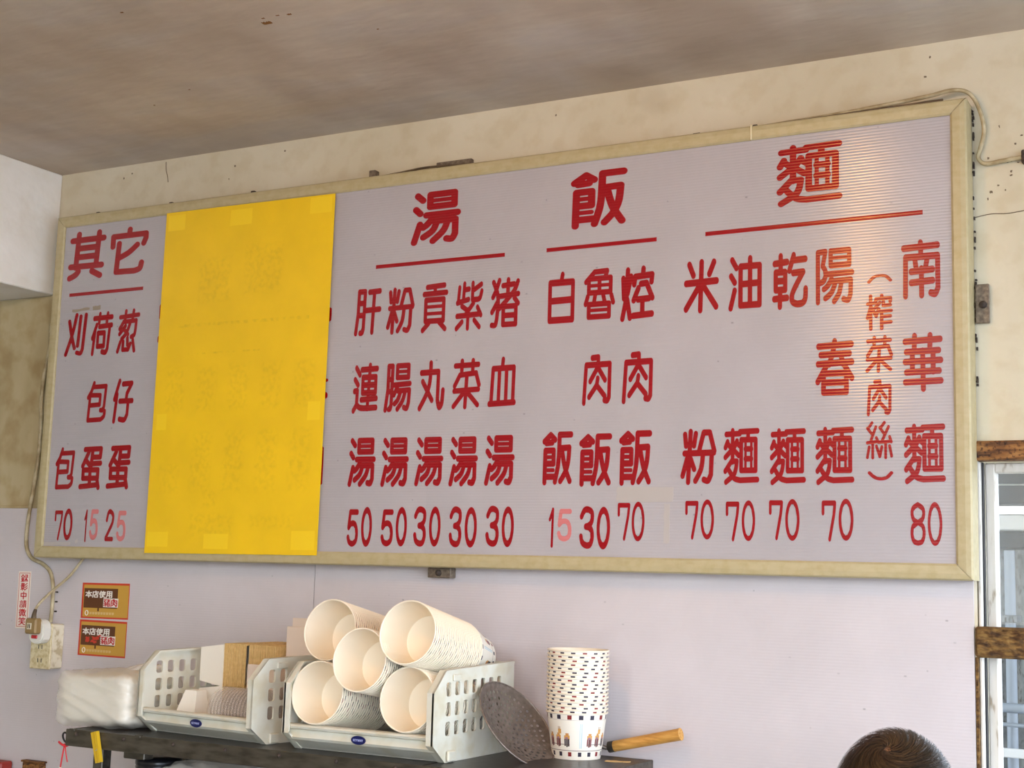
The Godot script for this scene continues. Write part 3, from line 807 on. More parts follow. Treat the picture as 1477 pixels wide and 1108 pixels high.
func build_yard() -> void:
	# what the window looks out on: a lean-to of zinc sheets across a narrow passage
	var t := thing("zinc_shed", "grey zinc-clad lean-to seen through the window beside the sign", "shed", Vector3(2.4, -0.13, -1.35))
	for k in 8:
		var st := begin()
		var x := -1.6 + k * 0.36
		for i in 9:
			var f := float(i) / 9.0
			var dz := 0.018 * sin(f * TAU * 2.0)
			var dz2 := 0.018 * sin((f + 1.0 / 9.0) * TAU * 2.0)
			quad(st, Vector3(x + 0.36 * f, 0.02, dz), Vector3(x + 0.36 * (f + 1.0 / 9.0), 0.02, dz2), Vector3(x + 0.36 * (f + 1.0 / 9.0), 1.80, dz2), Vector3(x + 0.36 * f, 1.80, dz), Vector3(0, 0, 1))
		put("zinc_sheet", done(st), M.zinc, t)
	put("base_rail", bx(Vector3(-1.6, 0, -0.03), Vector3(1.28, 0.05, 0.03), 0.003), M.dark_grey, t)
	put("dark_rail", bx(Vector3(-1.6, 1.795, 0.03), Vector3(1.28, 1.842, 0.11), 0.004), M.dark_grey, t)
	put("white_rail", bx(Vector3(-1.6, 1.842, 0.02), Vector3(1.28, 1.888, 0.10), 0.004), M.white_paint, t)
	put("eave_board", bx(Vector3(-1.6, 1.912, 0.03), Vector3(1.28, 2.02, 0.14), 0.004), M.dark_grey, t)
	put("eave_wire", tube_mesh([Vector3(-1.6, 1.964, 0.146), Vector3(0, 1.963, 0.146), Vector3(1.28, 1.964, 0.146)], 0.003, 6), M.wire, t)
	var roof := put("roof_sheet", bx(Vector3(-1.6, 2.02, -1.2), Vector3(1.28, 2.05, 0.16), 0.004), M.zinc, t)
	roof.set_meta("label", "sloping zinc roof")
	put("added_shade_roof", bx(Vector3(-1.6, 2.40, 0.05), Vector3(1.9, 2.43, 1.19), 0.004), M.zinc, t)  # unseen roof added to keep the sky off the passage
	for x in [-1.55, 1.20]: put("added_shade_post", bx(Vector3(x, 2.05, 0.06), Vector3(x + 0.04, 2.40, 0.10), 0.003), M.dark_grey, t)  # posts under the added roof
	for x in [-1.55, 1.22]: put("roof_post", bx(Vector3(x, 0, -0.9), Vector3(x + 0.05, 2.02, -0.85), 0.003), M.dark_grey, t)
	for x in [-1.58, 1.22]: put("roof_stud", bx(Vector3(x, 1.842, 0.03), Vector3(x + 0.05, 1.912, 0.08), 0.003), M.dark_grey, t)
	var p := thing("drain_pipe", "pale vertical pipe standing against the zinc sheets", "pipe", Vector3(2.225, -0.13, -1.24))
	var st := begin()
	tube(st, PackedVector3Array([Vector3(0, 0, 0), Vector3(0, 0.9, 0), Vector3(0, 1.79, 0)]), 0.014, 12)
	put("pipe", done(st), M.pale_blue, p)
	for y in [0.5, 1.2, 1.6]: put("pipe_clip", bx(Vector3(-0.02, y, -0.06), Vector3(0.02, y + 0.02, 0.018), 0.002), M.zinc, p)
	var f := thing("pipe_railing", "blue grey pipe railing outside the window", "railing", Vector3(2.2, -0.13, -1.02))
	put("top_bar", tube_mesh([Vector3(-1.2, 1.395, 0), Vector3(0, 1.395, 0), Vector3(1.2, 1.395, 0)], 0.012, 10), M.pale_blue, f)
	put("mid_bar", tube_mesh([Vector3(-1.2, 1.375, 0), Vector3(0, 1.355, 0), Vector3(1.2, 1.335, 0)], 0.005, 8), M.pale_blue, f)
	put("low_bar", bx(Vector3(-1.2, 1.275, -0.008), Vector3(1.2, 1.297, 0.008), 0.002), M.white_paint, f)
	for x in [-1.1, 1.1]: put("railing_post", tube_mesh([Vector3(x, 0, 0), Vector3(x, 0.7, 0), Vector3(x, 1.39, 0)], 0.014, 10), M.pale_blue, f)
	var c := thing("storage_crate", "dark crates stacked behind the wire mesh", "crate", Vector3(2.2, -0.13, -0.82))
	put("crate", bx(Vector3(-0.5, 0, -0.12), Vector3(0.4, 0.62, 0.12), 0.01), M.dark_grey, c)
	put("crate", bx(Vector3(-0.45, 0.622, -0.11), Vector3(0.36, 1.22, 0.11), 0.01), M.black_plastic, c)
	var s := thing("white_tarp", "white tarp bundled over a crate outside the window", "tarp", Vector3(2.42, -0.13, -0.42))
	st = begin()
	var prof := [Vector2(0.21, 0.0), Vector2(0.20, 0.6), Vector2(0.19, 1.05), Vector2(0.16, 1.16), Vector2(0.10, 1.225), Vector2(0.04, 1.25), Vector2(0.0, 1.255)]
	lathe(st, prof, 20)
	put("cloth", done(st), M.white_paint, s)
	var b := struct("wall_yard", bx(Vector3(-1.5, -0.13, -3.6), Vector3(5.5, 2.6, -3.4)), M.wall)
	b.set_meta("label", "plain rendered wall across the yard")


# ---------------------------------------------------------------- rack and what stands on it
const SHELF := 1.203

func build_rack() -> void:
	var t := thing("shelf_rack", "dark greasy metal shelf rack standing under the menu sign", "rack", Vector3(1.165, 0, 0.27))
	# two boards side by side, with the joint between them
	put("shelf_board", bx(Vector3(-0.592, SHELF - 0.012, -0.19), Vector3(0.296, SHELF, 0.186), 0.0015), M.rack_top, t)
	put("shelf_board", bx(Vector3(0.2985, SHELF - 0.012, -0.19), Vector3(0.596, SHELF, 0.186), 0.0015), M.rack_top, t)
	put("front_lip", bx(Vector3(-0.596, SHELF - 0.034, 0.186), Vector3(0.598, SHELF + 0.001, 0.191), 0.001), M.rack, t)
	put("back_lip", bx(Vector3(-0.596, SHELF - 0.034, -0.195), Vector3(0.598, SHELF - 0.001, -0.190), 0.001), M.rack, t)
	for x in [-0.597, 0.597]: put("side_lip", bx(Vector3(x - 0.0025, SHELF - 0.034, -0.19), Vector3(x + 0.0025, SHELF, 0.186), 0.001), M.rack, t)
	for x in [-0.586, -0.40]: put("slot_lug", bx(Vector3(x, SHELF - 0.002, 0.183), Vector3(x + 0.016, SHELF + 0.0025, 0.193), 0.001), M.rack, t)
	for k in 9:
		var o := put("slot_rivet", bolt_head(0.0042), M.rust_dark, t)
		o.position = Vector3(-0.565 + k * 0.135, SHELF - 0.008, 0.191)
		o.rotation.x = PI / 2
	for x in [-0.575, 0.575]:
		for z in [-0.17, 0.1]: put("post", bx(Vector3(x - 0.014, 0, z - 0.014), Vector3(x + 0.014, SHELF - 0.012, z + 0.014), 0.002), M.rack, t)
	put("lower_board", bx(Vector3(-0.55, 0.90, -0.18), Vector3(0.55, 0.92, 0.15), 0.002), M.rack_top, t)
	put("hanging_bracket", bx(Vector3(-0.515, SHELF - 0.062, 0.07), Vector3(-0.455, SHELF - 0.012, 0.10), 0.002), M.rack, t)

func bolt_head(r: float) -> ArrayMesh:
	var st := begin()
	lathe(st, [Vector2(0, 0), Vector2(r, 0), Vector2(r, r * 0.5), Vector2(r * 0.6, r * 0.9), Vector2(0, r)], 10)
	return done(st)

func round_rect(c: Vector2, w: float, h: float, r: float) -> PackedVector2Array:
	var p := PackedVector2Array()
	for q in [[1, 1, 0.0], [-1, 1, PI / 2], [-1, -1, PI], [1, -1, PI * 1.5]]:
		for k in 4:
			var a: float = q[2] + PI / 2 * k / 3.0
			p.append(c + Vector2(q[0] * (w * 0.5 - r), q[1] * (h * 0.5 - r)) + Vector2(cos(a), sin(a)) * r)
	return p

# a plate with holes: outline and holes in its own (x, y), thickness along z, cut by a CSG tree
func holed_plate(called: String, outline: PackedVector2Array, holes: Array, depth: float, m: Material, parent: Node) -> CSGPolygon3D:
	var o := CSGPolygon3D.new()
	o.name = called
	o.polygon = outline
	o.depth = depth
	o.material = m
	for h in holes:
		var c := CSGPolygon3D.new()
		c.name = "hole"
		c.polygon = h
		c.depth = depth * 3.0
		c.position.z = depth
		c.operation = CSGShape3D.OPERATION_SUBTRACTION
		c.material = m
		o.add_child(c, true)
	parent.add_child(o, true)
	return o

# stackable bin: high ends pierced by three rows of slots, low moulded front. local x along the front, z out of the wall
func build_basket(at: Vector3, turn: float, wide: float, label: String) -> void:
	var t := thing("plastic_basket", label, "basket", at, "white plastic baskets on the shelf")
	t.rotation.y = turn
	var hw := wide * 0.5
	var D := 0.31
	var outline := PackedVector2Array([Vector2(0, 0), Vector2(0.265, 0), Vector2(0.31, 0.034), Vector2(0.31, 0.130), Vector2(0.268, 0.170), Vector2(0, 0.178)])
	var holes := []
	for r in [0.062, 0.098, 0.135]:
		for c in 7: holes.append(round_rect(Vector2(0.062 + c * 0.0325, r + (c - 6) * -0.0005), 0.018, 0.026, 0.005))
	for s in [-1.0, 1.0]:
		var o := holed_plate("end_panel", outline, holes, 0.004, M.basket, t)
		# the plate's own x is the basket's z
		o.transform = Transform3D(Basis(Vector3(0, 0, 1), Vector3(0, 1, 0), Vector3(-1, 0, 0)), Vector3(s * hw - 0.002, 0, 0))
		# flange round the front of the plate
		var st := begin()
		var x0: float = s * hw - (0.013 if s > 0 else 0.003)
		var x1: float = s * hw + (0.003 if s > 0 else 0.013)
		for k in range(1, outline.size() - 1):
			var a := outline[k]
			var b := outline[k + 1]
			if k == outline.size() - 2: b = a.lerp(b, 1.0)
			var d := (b - a).normalized()
			var n := Vector2(-d.y, d.x) * 0.004
			var q := [a, b, b + n, a + n]
			var v0 := q.map(func(p): return Vector3(x0, p.y, p.x))
			var v1 := q.map(func(p): return Vector3(x1, p.y, p.x))
			var c: Vector3 = (v0[0] + v1[2]) * 0.5
			quad(st, v0[0], v0[1], v0[2], v0[3], Vector3.LEFT)
			quad(st, v1[0], v1[1], v1[2], v1[3], Vector3.RIGHT)
			for e in 4: quad(st, v0[e], v0[(e + 1) % 4], v1[(e + 1) % 4], v1[e], (v0[e] + v0[(e + 1) % 4]) * 0.5 - Vector3(x0, c.y, c.z))
		put("flange", done(st), M.basket, t)
		put("stacking_foot", bx(Vector3(s * hw + (0.003 if s > 0 else -0.010), 0.002, 0.235), Vector3(s * hw + (0.010 if s > 0 else -0.003), 0.022, 0.262), 0.002), M.basket, t)
		put("stacking_lug", bx(Vector3(s * hw + (0.002 if s > 0 else -0.006), 0.150, 0.215), Vector3(s * hw + (0.006 if s > 0 else -0.002), 0.162, 0.245), 0.0012), M.basket, t)
	var back_holes := []
	for r in [0.062, 0.098, 0.135]:
		for c in 8: back_holes.append(round_rect(Vector2(-0.126 + c * 0.036, r), 0.022, 0.026, 0.005))
	var bk := holed_plate("back_panel", PackedVector2Array([Vector2(-hw, 0), Vector2(hw, 0), Vector2(hw, 0.176), Vector2(-hw, 0.176)]), back_holes, 0.004, M.basket, t)
	bk.position.z = 0.004
	put("bottom_panel", bx(Vector3(-hw, 0.001, 0.004), Vector3(hw, 0.005, 0.262), 0.001), M.basket, t)
	# moulded front: slopes out from the foot, steps in, ends in a rolled rail
	var prof := [Vector2(0.258, 0.0), Vector2(0.294, 0.021), Vector2(0.298, 0.026), Vector2(0.293, 0.040), Vector2(0.303, 0.043), Vector2(0.305, 0.047), Vector2(0.302, 0.0505), Vector2(0.292, 0.052), Vector2(0.284, 0.050), Vector2(0.282, 0.046), Vector2(0.288, 0.026), Vector2(0.255, 0.006)]
	var st := begin()
	for i in prof.size():
		var a: Vector2 = prof[i]
		var b: Vector2 = prof[(i + 1) % prof.size()]
		var e := b - a
		quad(st, Vector3(-hw + 0.003, a.y, a.x), Vector3(hw - 0.003, a.y, a.x), Vector3(hw - 0.003, b.y, b.x), Vector3(-hw + 0.003, b.y, b.x), Vector3(0, -e.x, e.y))
	put("front_rail", done(st), M.basket, t)
	# oval maker's badge
	var badge := begin()
	var oval := PackedVector2Array()
	for k in 28: oval.append(Vector2(cos(TAU * k / 28.0) * 0.0165, sin(TAU * k / 28.0) * 0.0085))
	slab(badge, oval, -0.001, 0.001)
	var o := put("badge", done(badge), M.badge, t)
	o.position = Vector3(0.0, 0.031, 0.2985)
	o.rotation.x = 0.16
	o.set_meta("label", "dark blue oval badge with pale print")
	var txt := TextMesh.new()
	txt.text = "KEYWAY"
	txt.font = bold_font()
	txt.font_size = 16
	txt.pixel_size = 0.00037
	txt.depth = 0.0004
	var w := put("lettering", txt, M.badge_print, o)
	w.position = Vector3(0, 0, 0.0012)

func bold_font() -> SystemFont:
	var f := SystemFont.new()
	f.font_names = PackedStringArray(["Droid Sans"])
	f.font_weight = 700
	return f

# ---- paper bowls: 124 mm across the rim, 92 mm high, mouth up
const CUP_STEP := 0.0075
func cup_mesh() -> ArrayMesh:
	var outer := [Vector2(0.0478, 0.0), Vector2(0.0595, 0.0868)]
	var st := begin()
	st.set_smooth_group(1)
	var sides := 40
	for k in sides:
		var f0 := TAU * k / sides
		var f1 := TAU * (k + 1) / sides
		var c0 := Vector3(cos(f0), 0, sin(f0))
		var c1 := Vector3(cos(f1), 0, sin(f1))
		var u0 := float(k) / sides
		var u1 := float(k + 1) / sides
		var lo: Vector2 = outer[0]
		var hi: Vector2 = outer[1]
		var a := c0 * lo.x
		var b := c1 * lo.x
		var c := c1 * hi.x + Vector3.UP * hi.y
		var d := c0 * hi.x + Vector3.UP * hi.y
		tri(st, a, b, c, c0 + c1, Vector2(u0, 1), Vector2(u1, 1), Vector2(u1, 0))
		tri(st, a, c, d, c0 + c1, Vector2(u0, 1), Vector2(u1, 0), Vector2(u0, 0))
	var m := done(st)
	m.surface_set_material(0, M.cup_print)
	var s2 := begin()
	# rolled rim, then down the inside to the floor, then the recess underneath
	var rim := []
	for k in 8:
		var a := -PI * 0.62 + TAU * 0.80 * k / 7.0
		rim.append(Vector2(0.0604 + cos(a) * 0.0017, 0.0885 + sin(a) * 0.0017))
	lathe(s2, [Vector2(0.0595, 0.0868)] + rim + [Vector2(0.0588, 0.0870)], sides, 2)
	lathe(s2, [Vector2(0.0588, 0.0870), Vector2(0.0480, 0.0062)], sides, 3)
	lathe(s2, [Vector2(0.0480, 0.0062), Vector2(0.0465, 0.0055), Vector2(0.0, 0.0055)], sides, 4)
	lathe(s2, [Vector2(0.0, 0.0050), Vector2(0.0468, 0.0050), Vector2(0.0470, 0.0), Vector2(0.0478, 0.0)], sides, 5)
	done(s2, m)
	m.surface_set_material(1, M.cup)
	return m

func build_cups() -> void:
	var mesh := cup_mesh()
	rng.seed = 31
	# the standing stack
	for k in 17:
		var o := put("paper_bowl", mesh, null)
		o.position = Vector3(1.630, SHELF + 0.0005 + k * CUP_STEP, 0.150)
		o.rotation.y = [0.35, 1.1, 2.2][k % 3] + k * 0.13
		var l := "printed white paper bowl, %s up from the shelf in the upright stack" % nth(k)
		if k == 0: l = "lowest printed paper bowl of the upright stack, standing on the shelf"
		if k == 16: l = "topmost printed paper bowl of the upright stack beside the skimmer"
		meta(o, l, "bowl", "upright stack of paper bowls")
	# five stacks lying in the basket, mouths outward
	var lying := [
		[Vector3(1.199, 1.3175, 0.428), 9.0, 0.0, 25, "lower stack next to lunch box basket"],
		[Vector3(1.408, 1.3175, 0.428), 9.0, 0.0, 25, "lower stack near the skimmer"],
		[Vector3(1.3005, 1.386, 0.436), 9.5, 0.0, 24, "middle stack between the other four"],
		[Vector3(1.193, 1.4375, 0.388), 11.0, 1.0, 22, "upper stack next to lunch box basket"],
		[Vector3(1.404, 1.4425, 0.430), 12.0, 2.0, 27, "upper stack reaching towards the skimmer"]]
	for s in lying:
		var tilt: float = deg_to_rad(s[1])
		var yaw: float = deg_to_rad(s[2])
		var d := Vector3(0, sin(tilt), cos(tilt)).rotated(Vector3.UP, yaw)
		var side := Vector3.UP.cross(d).normalized()
		var b := Basis(side, d, side.cross(d))
		for k in s[3]:
			var o := put("paper_bowl", mesh, null)
			o.transform = Transform3D(b * Basis(Vector3.UP, rng.randf() * TAU), s[0] - d * (0.090 + CUP_STEP * k))
			var l: String = "paper bowl, %s behind the open one, %s" % [nth(k - 1) if k > 0 else "", s[4]]
			if k == 0: l = "open paper bowl heading the " + s[4]
			meta(o, l, "bowl", "paper bowls lying in the basket")

# ---- shallow paper lunch boxes nested on their sides; the open end looks along +x
func lunch_box_mesh() -> ArrayMesh:
	var st := begin()
	var ring := func(x: float, h: float, w: float) -> Array:
		return [Vector3(x, -h, -w), Vector3(x, h, -w), Vector3(x, h, w), Vector3(x, -h, w)]
	var a: Array = ring.call(0.0, 0.036, 0.029)
	var b: Array = ring.call(0.075, 0.0455, 0.0385)
	var a2: Array = ring.call(0.0012, 0.0350, 0.0280)
	var b2: Array = ring.call(0.075, 0.0447, 0.0377)
	quad(st, a[0], a[1], a[2], a[3], Vector3.LEFT)
	quad(st, a2[0], a2[1], a2[2], a2[3], Vector3.RIGHT)
	for k in 4:
		var n := (k + 1) % 4
		var out: Vector3 = a[k] + a[n]
		out.x = 0
		quad(st, a[k], a[n], b[n], b[k], out)
		quad(st, a2[k], a2[n], b2[n], b2[k], -out)
	var m := done(st)
	m.surface_set_material(0, M.box_white)
	var s2 := begin()
	# turned-out kraft edge
	var e: Array = ring.call(0.0745, 0.0475, 0.0405)
	var f: Array = ring.call(0.0768, 0.0475, 0.0405)
	var g: Array = ring.call(0.0768, 0.0447, 0.0377)
	var h: Array = ring.call(0.0745, 0.0455, 0.0385)
	for k in 4:
		var n := (k + 1) % 4
		var out: Vector3 = a[k] + a[n]
		out.x = 0
		quad(s2, e[k], e[n], f[n], f[k], out)
		quad(s2, f[k], f[n], g[n], g[k], Vector3.RIGHT)
		quad(s2, h[k], h[n], e[n], e[k], Vector3.LEFT)
	done(s2, m)
	m.surface_set_material(1, M.kraft)
	return m

func build_lunch_boxes() -> void:
	var mesh := lunch_box_mesh()
	rng.seed = 8
	var rows := [
		[Vector3(0.778, 1.3455, 0.256), 15, 0.07, "upper front stack"],
		[Vector3(0.778, 1.2570, 0.256), 15, 0.07, "lower front stack"],
		[Vector3(0.788, 1.3455, 0.170), 15, 0.07, "upper rear stack"],
		[Vector3(0.788, 1.2570, 0.170), 15, 0.07, "lower rear stack"]]
	for r in rows:
		for k in r[1]:
			var o := put("lunch_box", mesh, null)
			o.position = r[0] + Vector3(k * 0.0040, rng.randf_range(-0.0004, 0.0004), rng.randf_range(-0.0005, 0.0005))
			var l: String = "white lunch box with kraft rim, %s from the base end of %s" % [nth(k), r[3]]
			if k == 0: l = "white paper lunch box showing its base at the end of " + r[3]
			meta(o, l, "box", "nested paper lunch boxes")
	# shallow kraft lids standing in a row beside the boxes
	var lid_st := begin()
	box(lid_st, Vector3(0, -0.046, -0.040), Vector3(0.0022, 0.046, 0.040), 0.0006)
	var kraft_lid := done(lid_st)
	for k in 18:
		var o := put("kraft_cover", kraft_lid, M.kraft)
		o.position = Vector3(0.9175 + k * 0.0040, 1.3465 + rng.randf_range(-0.0008, 0.0008), 0.254 + rng.randf_range(-0.001, 0.001))
		meta(o, "thin kraft cover, %s from the lunch boxes in its standing row" % nth(k), "cover", "row of kraft covers")
	# clear lids lying on edge in front
	var st := begin()
	lathe(st, [Vector2(0.0472, 0.0), Vector2(0.0480, 0.0010), Vector2(0.0480, 0.0030), Vector2(0.0468, 0.0045), Vector2(0.0448, 0.0050), Vector2(0.0436, 0.0110), Vector2(0.0416, 0.0125), Vector2(0.0, 0.0130)], 40)
	var lid := done(st)
	for k in 15:
		var o := put("clear_dome_cover", lid, M.clear)
		o.transform = Transform3D(Basis(Vector3(0, 1, 0), Vector3(-1, 0, 0), Vector3(0, 0, 1)), Vector3(0.905 + k * 0.0085, 1.2590, 0.3485))
		meta(o, "clear plastic bowl cover, %s from the cream tray in its standing row" % nth(k), "cover", "clear bowl covers")
	# loose folded carton and a cream tray
	var c := thing("folded_carton", "flat beige folded carton standing behind the topmost bowls", "carton", Vector3(1.035, 1.2095, 0.262))
	put("panel", bx(Vector3(-0.030, 0, -0.008), Vector3(0.036, 0.243, 0.0), 0.001), M.carton, c)
	put("flap", bx(Vector3(-0.040, 0, 0.001), Vector3(0.030, 0.225, 0.005), 0.001), M.carton, c)
	var tray := thing("paper_tray", "cream paper tray leaning at the slotted end of the lunch box basket", "tray", Vector3(0.800, 1.2105, 0.350))
	st = begin()
	var p := [Vector3(-0.034, 0, 0.012), Vector3(0.036, 0, 0.016), Vector3(0.036, 0, -0.045), Vector3(-0.034, 0, -0.045)]
	var apex := [Vector3(-0.012, 0.082, -0.01), Vector3(0.02, 0.082, -0.01), Vector3(0.02, 0.082, -0.04), Vector3(-0.012, 0.082, -0.04)]
	for k in 4: quad(st, p[k], p[(k + 1) % 4], apex[(k + 1) % 4], apex[k], p[k] + p[(k + 1) % 4])
	quad(st, apex[0], apex[1], apex[2], apex[3], Vector3.UP)
	quad(st, p[0], p[1], p[2], p[3], Vector3.DOWN)
	put("folded_sides", done(st), M.box_white, tray)
	var cb := thing("paper_carton", "plain cream carton standing between kraft covers and clear covers", "carton", Vector3(0.960, 1.2095, 0.2995))
	put("carton_panel", bx(Vector3(-0.040, 0, -0.003), Vector3(0.036, 0.143, 0.0), 0.0006), M.carton, cb)
	put("carton_edge", bx(Vector3(0.0365, 0, -0.085), Vector3(0.0395, 0.143, 0.0), 0.0006), M.carton, cb)
	put("carton_base", bx(Vector3(-0.040, 0.0005, -0.085), Vector3(0.036, 0.086, -0.0035), 0.002), M.carton, cb)

# ---- wrapped bundle: a soft block displaced by folds
func soft_block(half: Vector3, seed_: int, amp: float, grow := 0.0) -> ArrayMesh:
	var n := FastNoiseLite.new()
	n.seed = seed_
	n.frequency = 9.0
	n.fractal_octaves = 3
	if grow > 0.0: n.fractal_type = FastNoiseLite.FRACTAL_RIDGED
	var st := begin()
	st.set_smooth_group(1)
	var N := 34
	for ax in 3:
		for s in [-1.0, 1.0]:
			var u := (ax + 1) % 3
			var w := (ax + 2) % 3
			var at := func(i: int, j: int) -> Vector3:
				var v := Vector3.ZERO
				v[ax] = s
				v[u] = -1.0 + 2.0 * i / N
				v[w] = -1.0 + 2.0 * j / N
				# a box with rounded edges
				var r := 0.20
				var core := v.clamp(Vector3.ONE * -(1.0 - r), Vector3.ONE * (1.0 - r))
				var d := (v - core).normalized()
				var p := (core + d * r) * half
				var f := n.get_noise_3d(p.x * 0.6 + p.y * 0.5, p.y * 3.0 + p.x * 0.9, p.z * 1.5)
				return p + d * (f * amp + grow)
			for i in N:
				for j in N:
					var q := [at.call(i, j), at.call(i + 1, j), at.call(i + 1, j + 1), at.call(i, j + 1)]
					var h := Vector3.ZERO
					h[ax] = s
					quad(st, q[0], q[1], q[2], q[3], (q[0] + q[2]) * 0.5 + h * 0.01)
	return done(st)

func build_bundle() -> void:
	var t := thing("wrapped_bundle", "off-white bundle wrapped in crumpled plastic at the shelf's free end", "bundle", Vector3(0.588, SHELF + 0.060, 0.325))
	t.rotation = Vector3(0, -0.08, 0.03)
	put("contents", soft_block(Vector3(0.106, 0.051, 0.080), 3, 0.005), M.bag, t)
	put("plastic_wrap", soft_block(Vector3(0.110, 0.054, 0.084), 7, 0.006, 0.003), M.wrap, t)
	# gathered neck of the bag tucked at the back
	var s := begin()
	for k in 4: tube(s, smooth_path(PackedVector3Array([Vector3(-0.03 + k * 0.025, 0.046, -0.02), Vector3(-0.01 + k * 0.025, 0.060 + 0.003 * (k % 2), -0.040), Vector3(0.015 + k * 0.020, 0.066, -0.06)])), 0.007, 8)
	put("gathered_top", done(s), M.wrap, t)

# ---- perforated skimmer leaning on the basket
func build_skimmer() -> void:
	var n := Vector3(0.7744, 0.6297, 0.0608).normalized()
	var a := Vector3(0.5532, -0.6274, -0.5480).normalized()
	a = (a - n * a.dot(n)).normalized()
	var b := n.cross(a)
	var t := thing("skimmer", "perforated grey metal skimmer with wooden handle leaning behind the upright bowls", "skimmer", Vector3(1.5460, 1.2688, 0.2415))
	var R := 0.0976
	var deep := 0.030
	var at := func(r: float, f: float, lift := 0.0) -> Vector3:
		var z := -deep * (1.0 - (r / R) * (r / R)) + lift
		return a * cos(f) * r + b * sin(f) * r + n * z
	var st := begin()
	st.set_smooth_group(1)
	var rings := 9
	for i in rings:
		var r0 := R * i / rings
		var r1 := R * (i + 1) / rings
		var cnt := maxi(6, int(TAU * (r0 + r1) * 0.5 / 0.0118))
		for j in cnt:
			var f0 := TAU * (j + 0.5 * (i % 2)) / cnt
			var f1 := TAU * (j + 1 + 0.5 * (i % 2)) / cnt
			var rm := (r0 + r1) * 0.5
			var fm := (f0 + f1) * 0.5
			var rim := [Vector2(r0, f0), Vector2(rm, f0), Vector2(r1, f0), Vector2(r1, fm), Vector2(r1, f1), Vector2(rm, f1), Vector2(r0, f1), Vector2(r0, fm)]
			var solid := i == rings - 1 or i == 0
			var hr := 0.0031
			for side in [0.0, -0.0008]:
				var hint: Vector3 = n if side == 0.0 else -n
				for k in 8:
					var p: Vector2 = rim[k]
					var q: Vector2 = rim[(k + 1) % 8]
					var P: Vector3 = at.call(p.x, p.y, side)
					var Q: Vector3 = at.call(q.x, q.y, side)
					if solid:
						tri(st, P, Q, at.call(rm, fm, side), hint)
					else:
						var an0 := -PI * 0.75 - PI / 4 * k
						var an1 := an0 - PI / 4
						var H0: Vector3 = at.call(rm + sin(an0) * hr, fm + cos(an0) * hr / rm, side)
						var H1: Vector3 = at.call(rm + sin(an1) * hr, fm + cos(an1) * hr / rm, side)
						quad(st, P, Q, H1, H0, hint)
	put("dish", done(st), M.skimmer, t)
	var ring := PackedVector3Array()
	for k in 49: ring.append(at.call(R, TAU * k / 48.0, 0.0))
	st = begin()
	tube(st, ring, 0.0018, 6)
	put("rim", done(st), M.skimmer, t)
	var o := t.position
	var hs := Vector3(1.660, 1.2172, 0.050) - o
	var he := Vector3(1.8125, 1.2540, 0.055) - o
	var foot: Vector3 = at.call(R, -0.55, 0.0)
	if foot.z > at.call(R, 0.55, 0.0).z: foot = at.call(R, 0.55, 0.0)
	st = begin()
	tube(st, smooth_path(PackedVector3Array([foot, foot.lerp(hs, 0.45) + Vector3(0, 0.004, -0.02), hs + (hs - he) * 0.08, hs + (he - hs) * 0.1])), 0.0045, 8)
	put("neck", done(st), M.skimmer, t)
	st = begin()
	tube(st, PackedVector3Array([hs, hs.lerp(he, 0.05), hs.lerp(he, 0.5), hs.lerp(he, 0.97), he]), 0.0105, 14, 0.0125)
	put("handle", done(st), M.wood, t)
	st = begin()
	tube(st, PackedVector3Array([hs - (he - hs) * 0.03, hs + (he - hs) * 0.05]), 0.0115, 14)
	put("ferrule", done(st), M.rack, t)


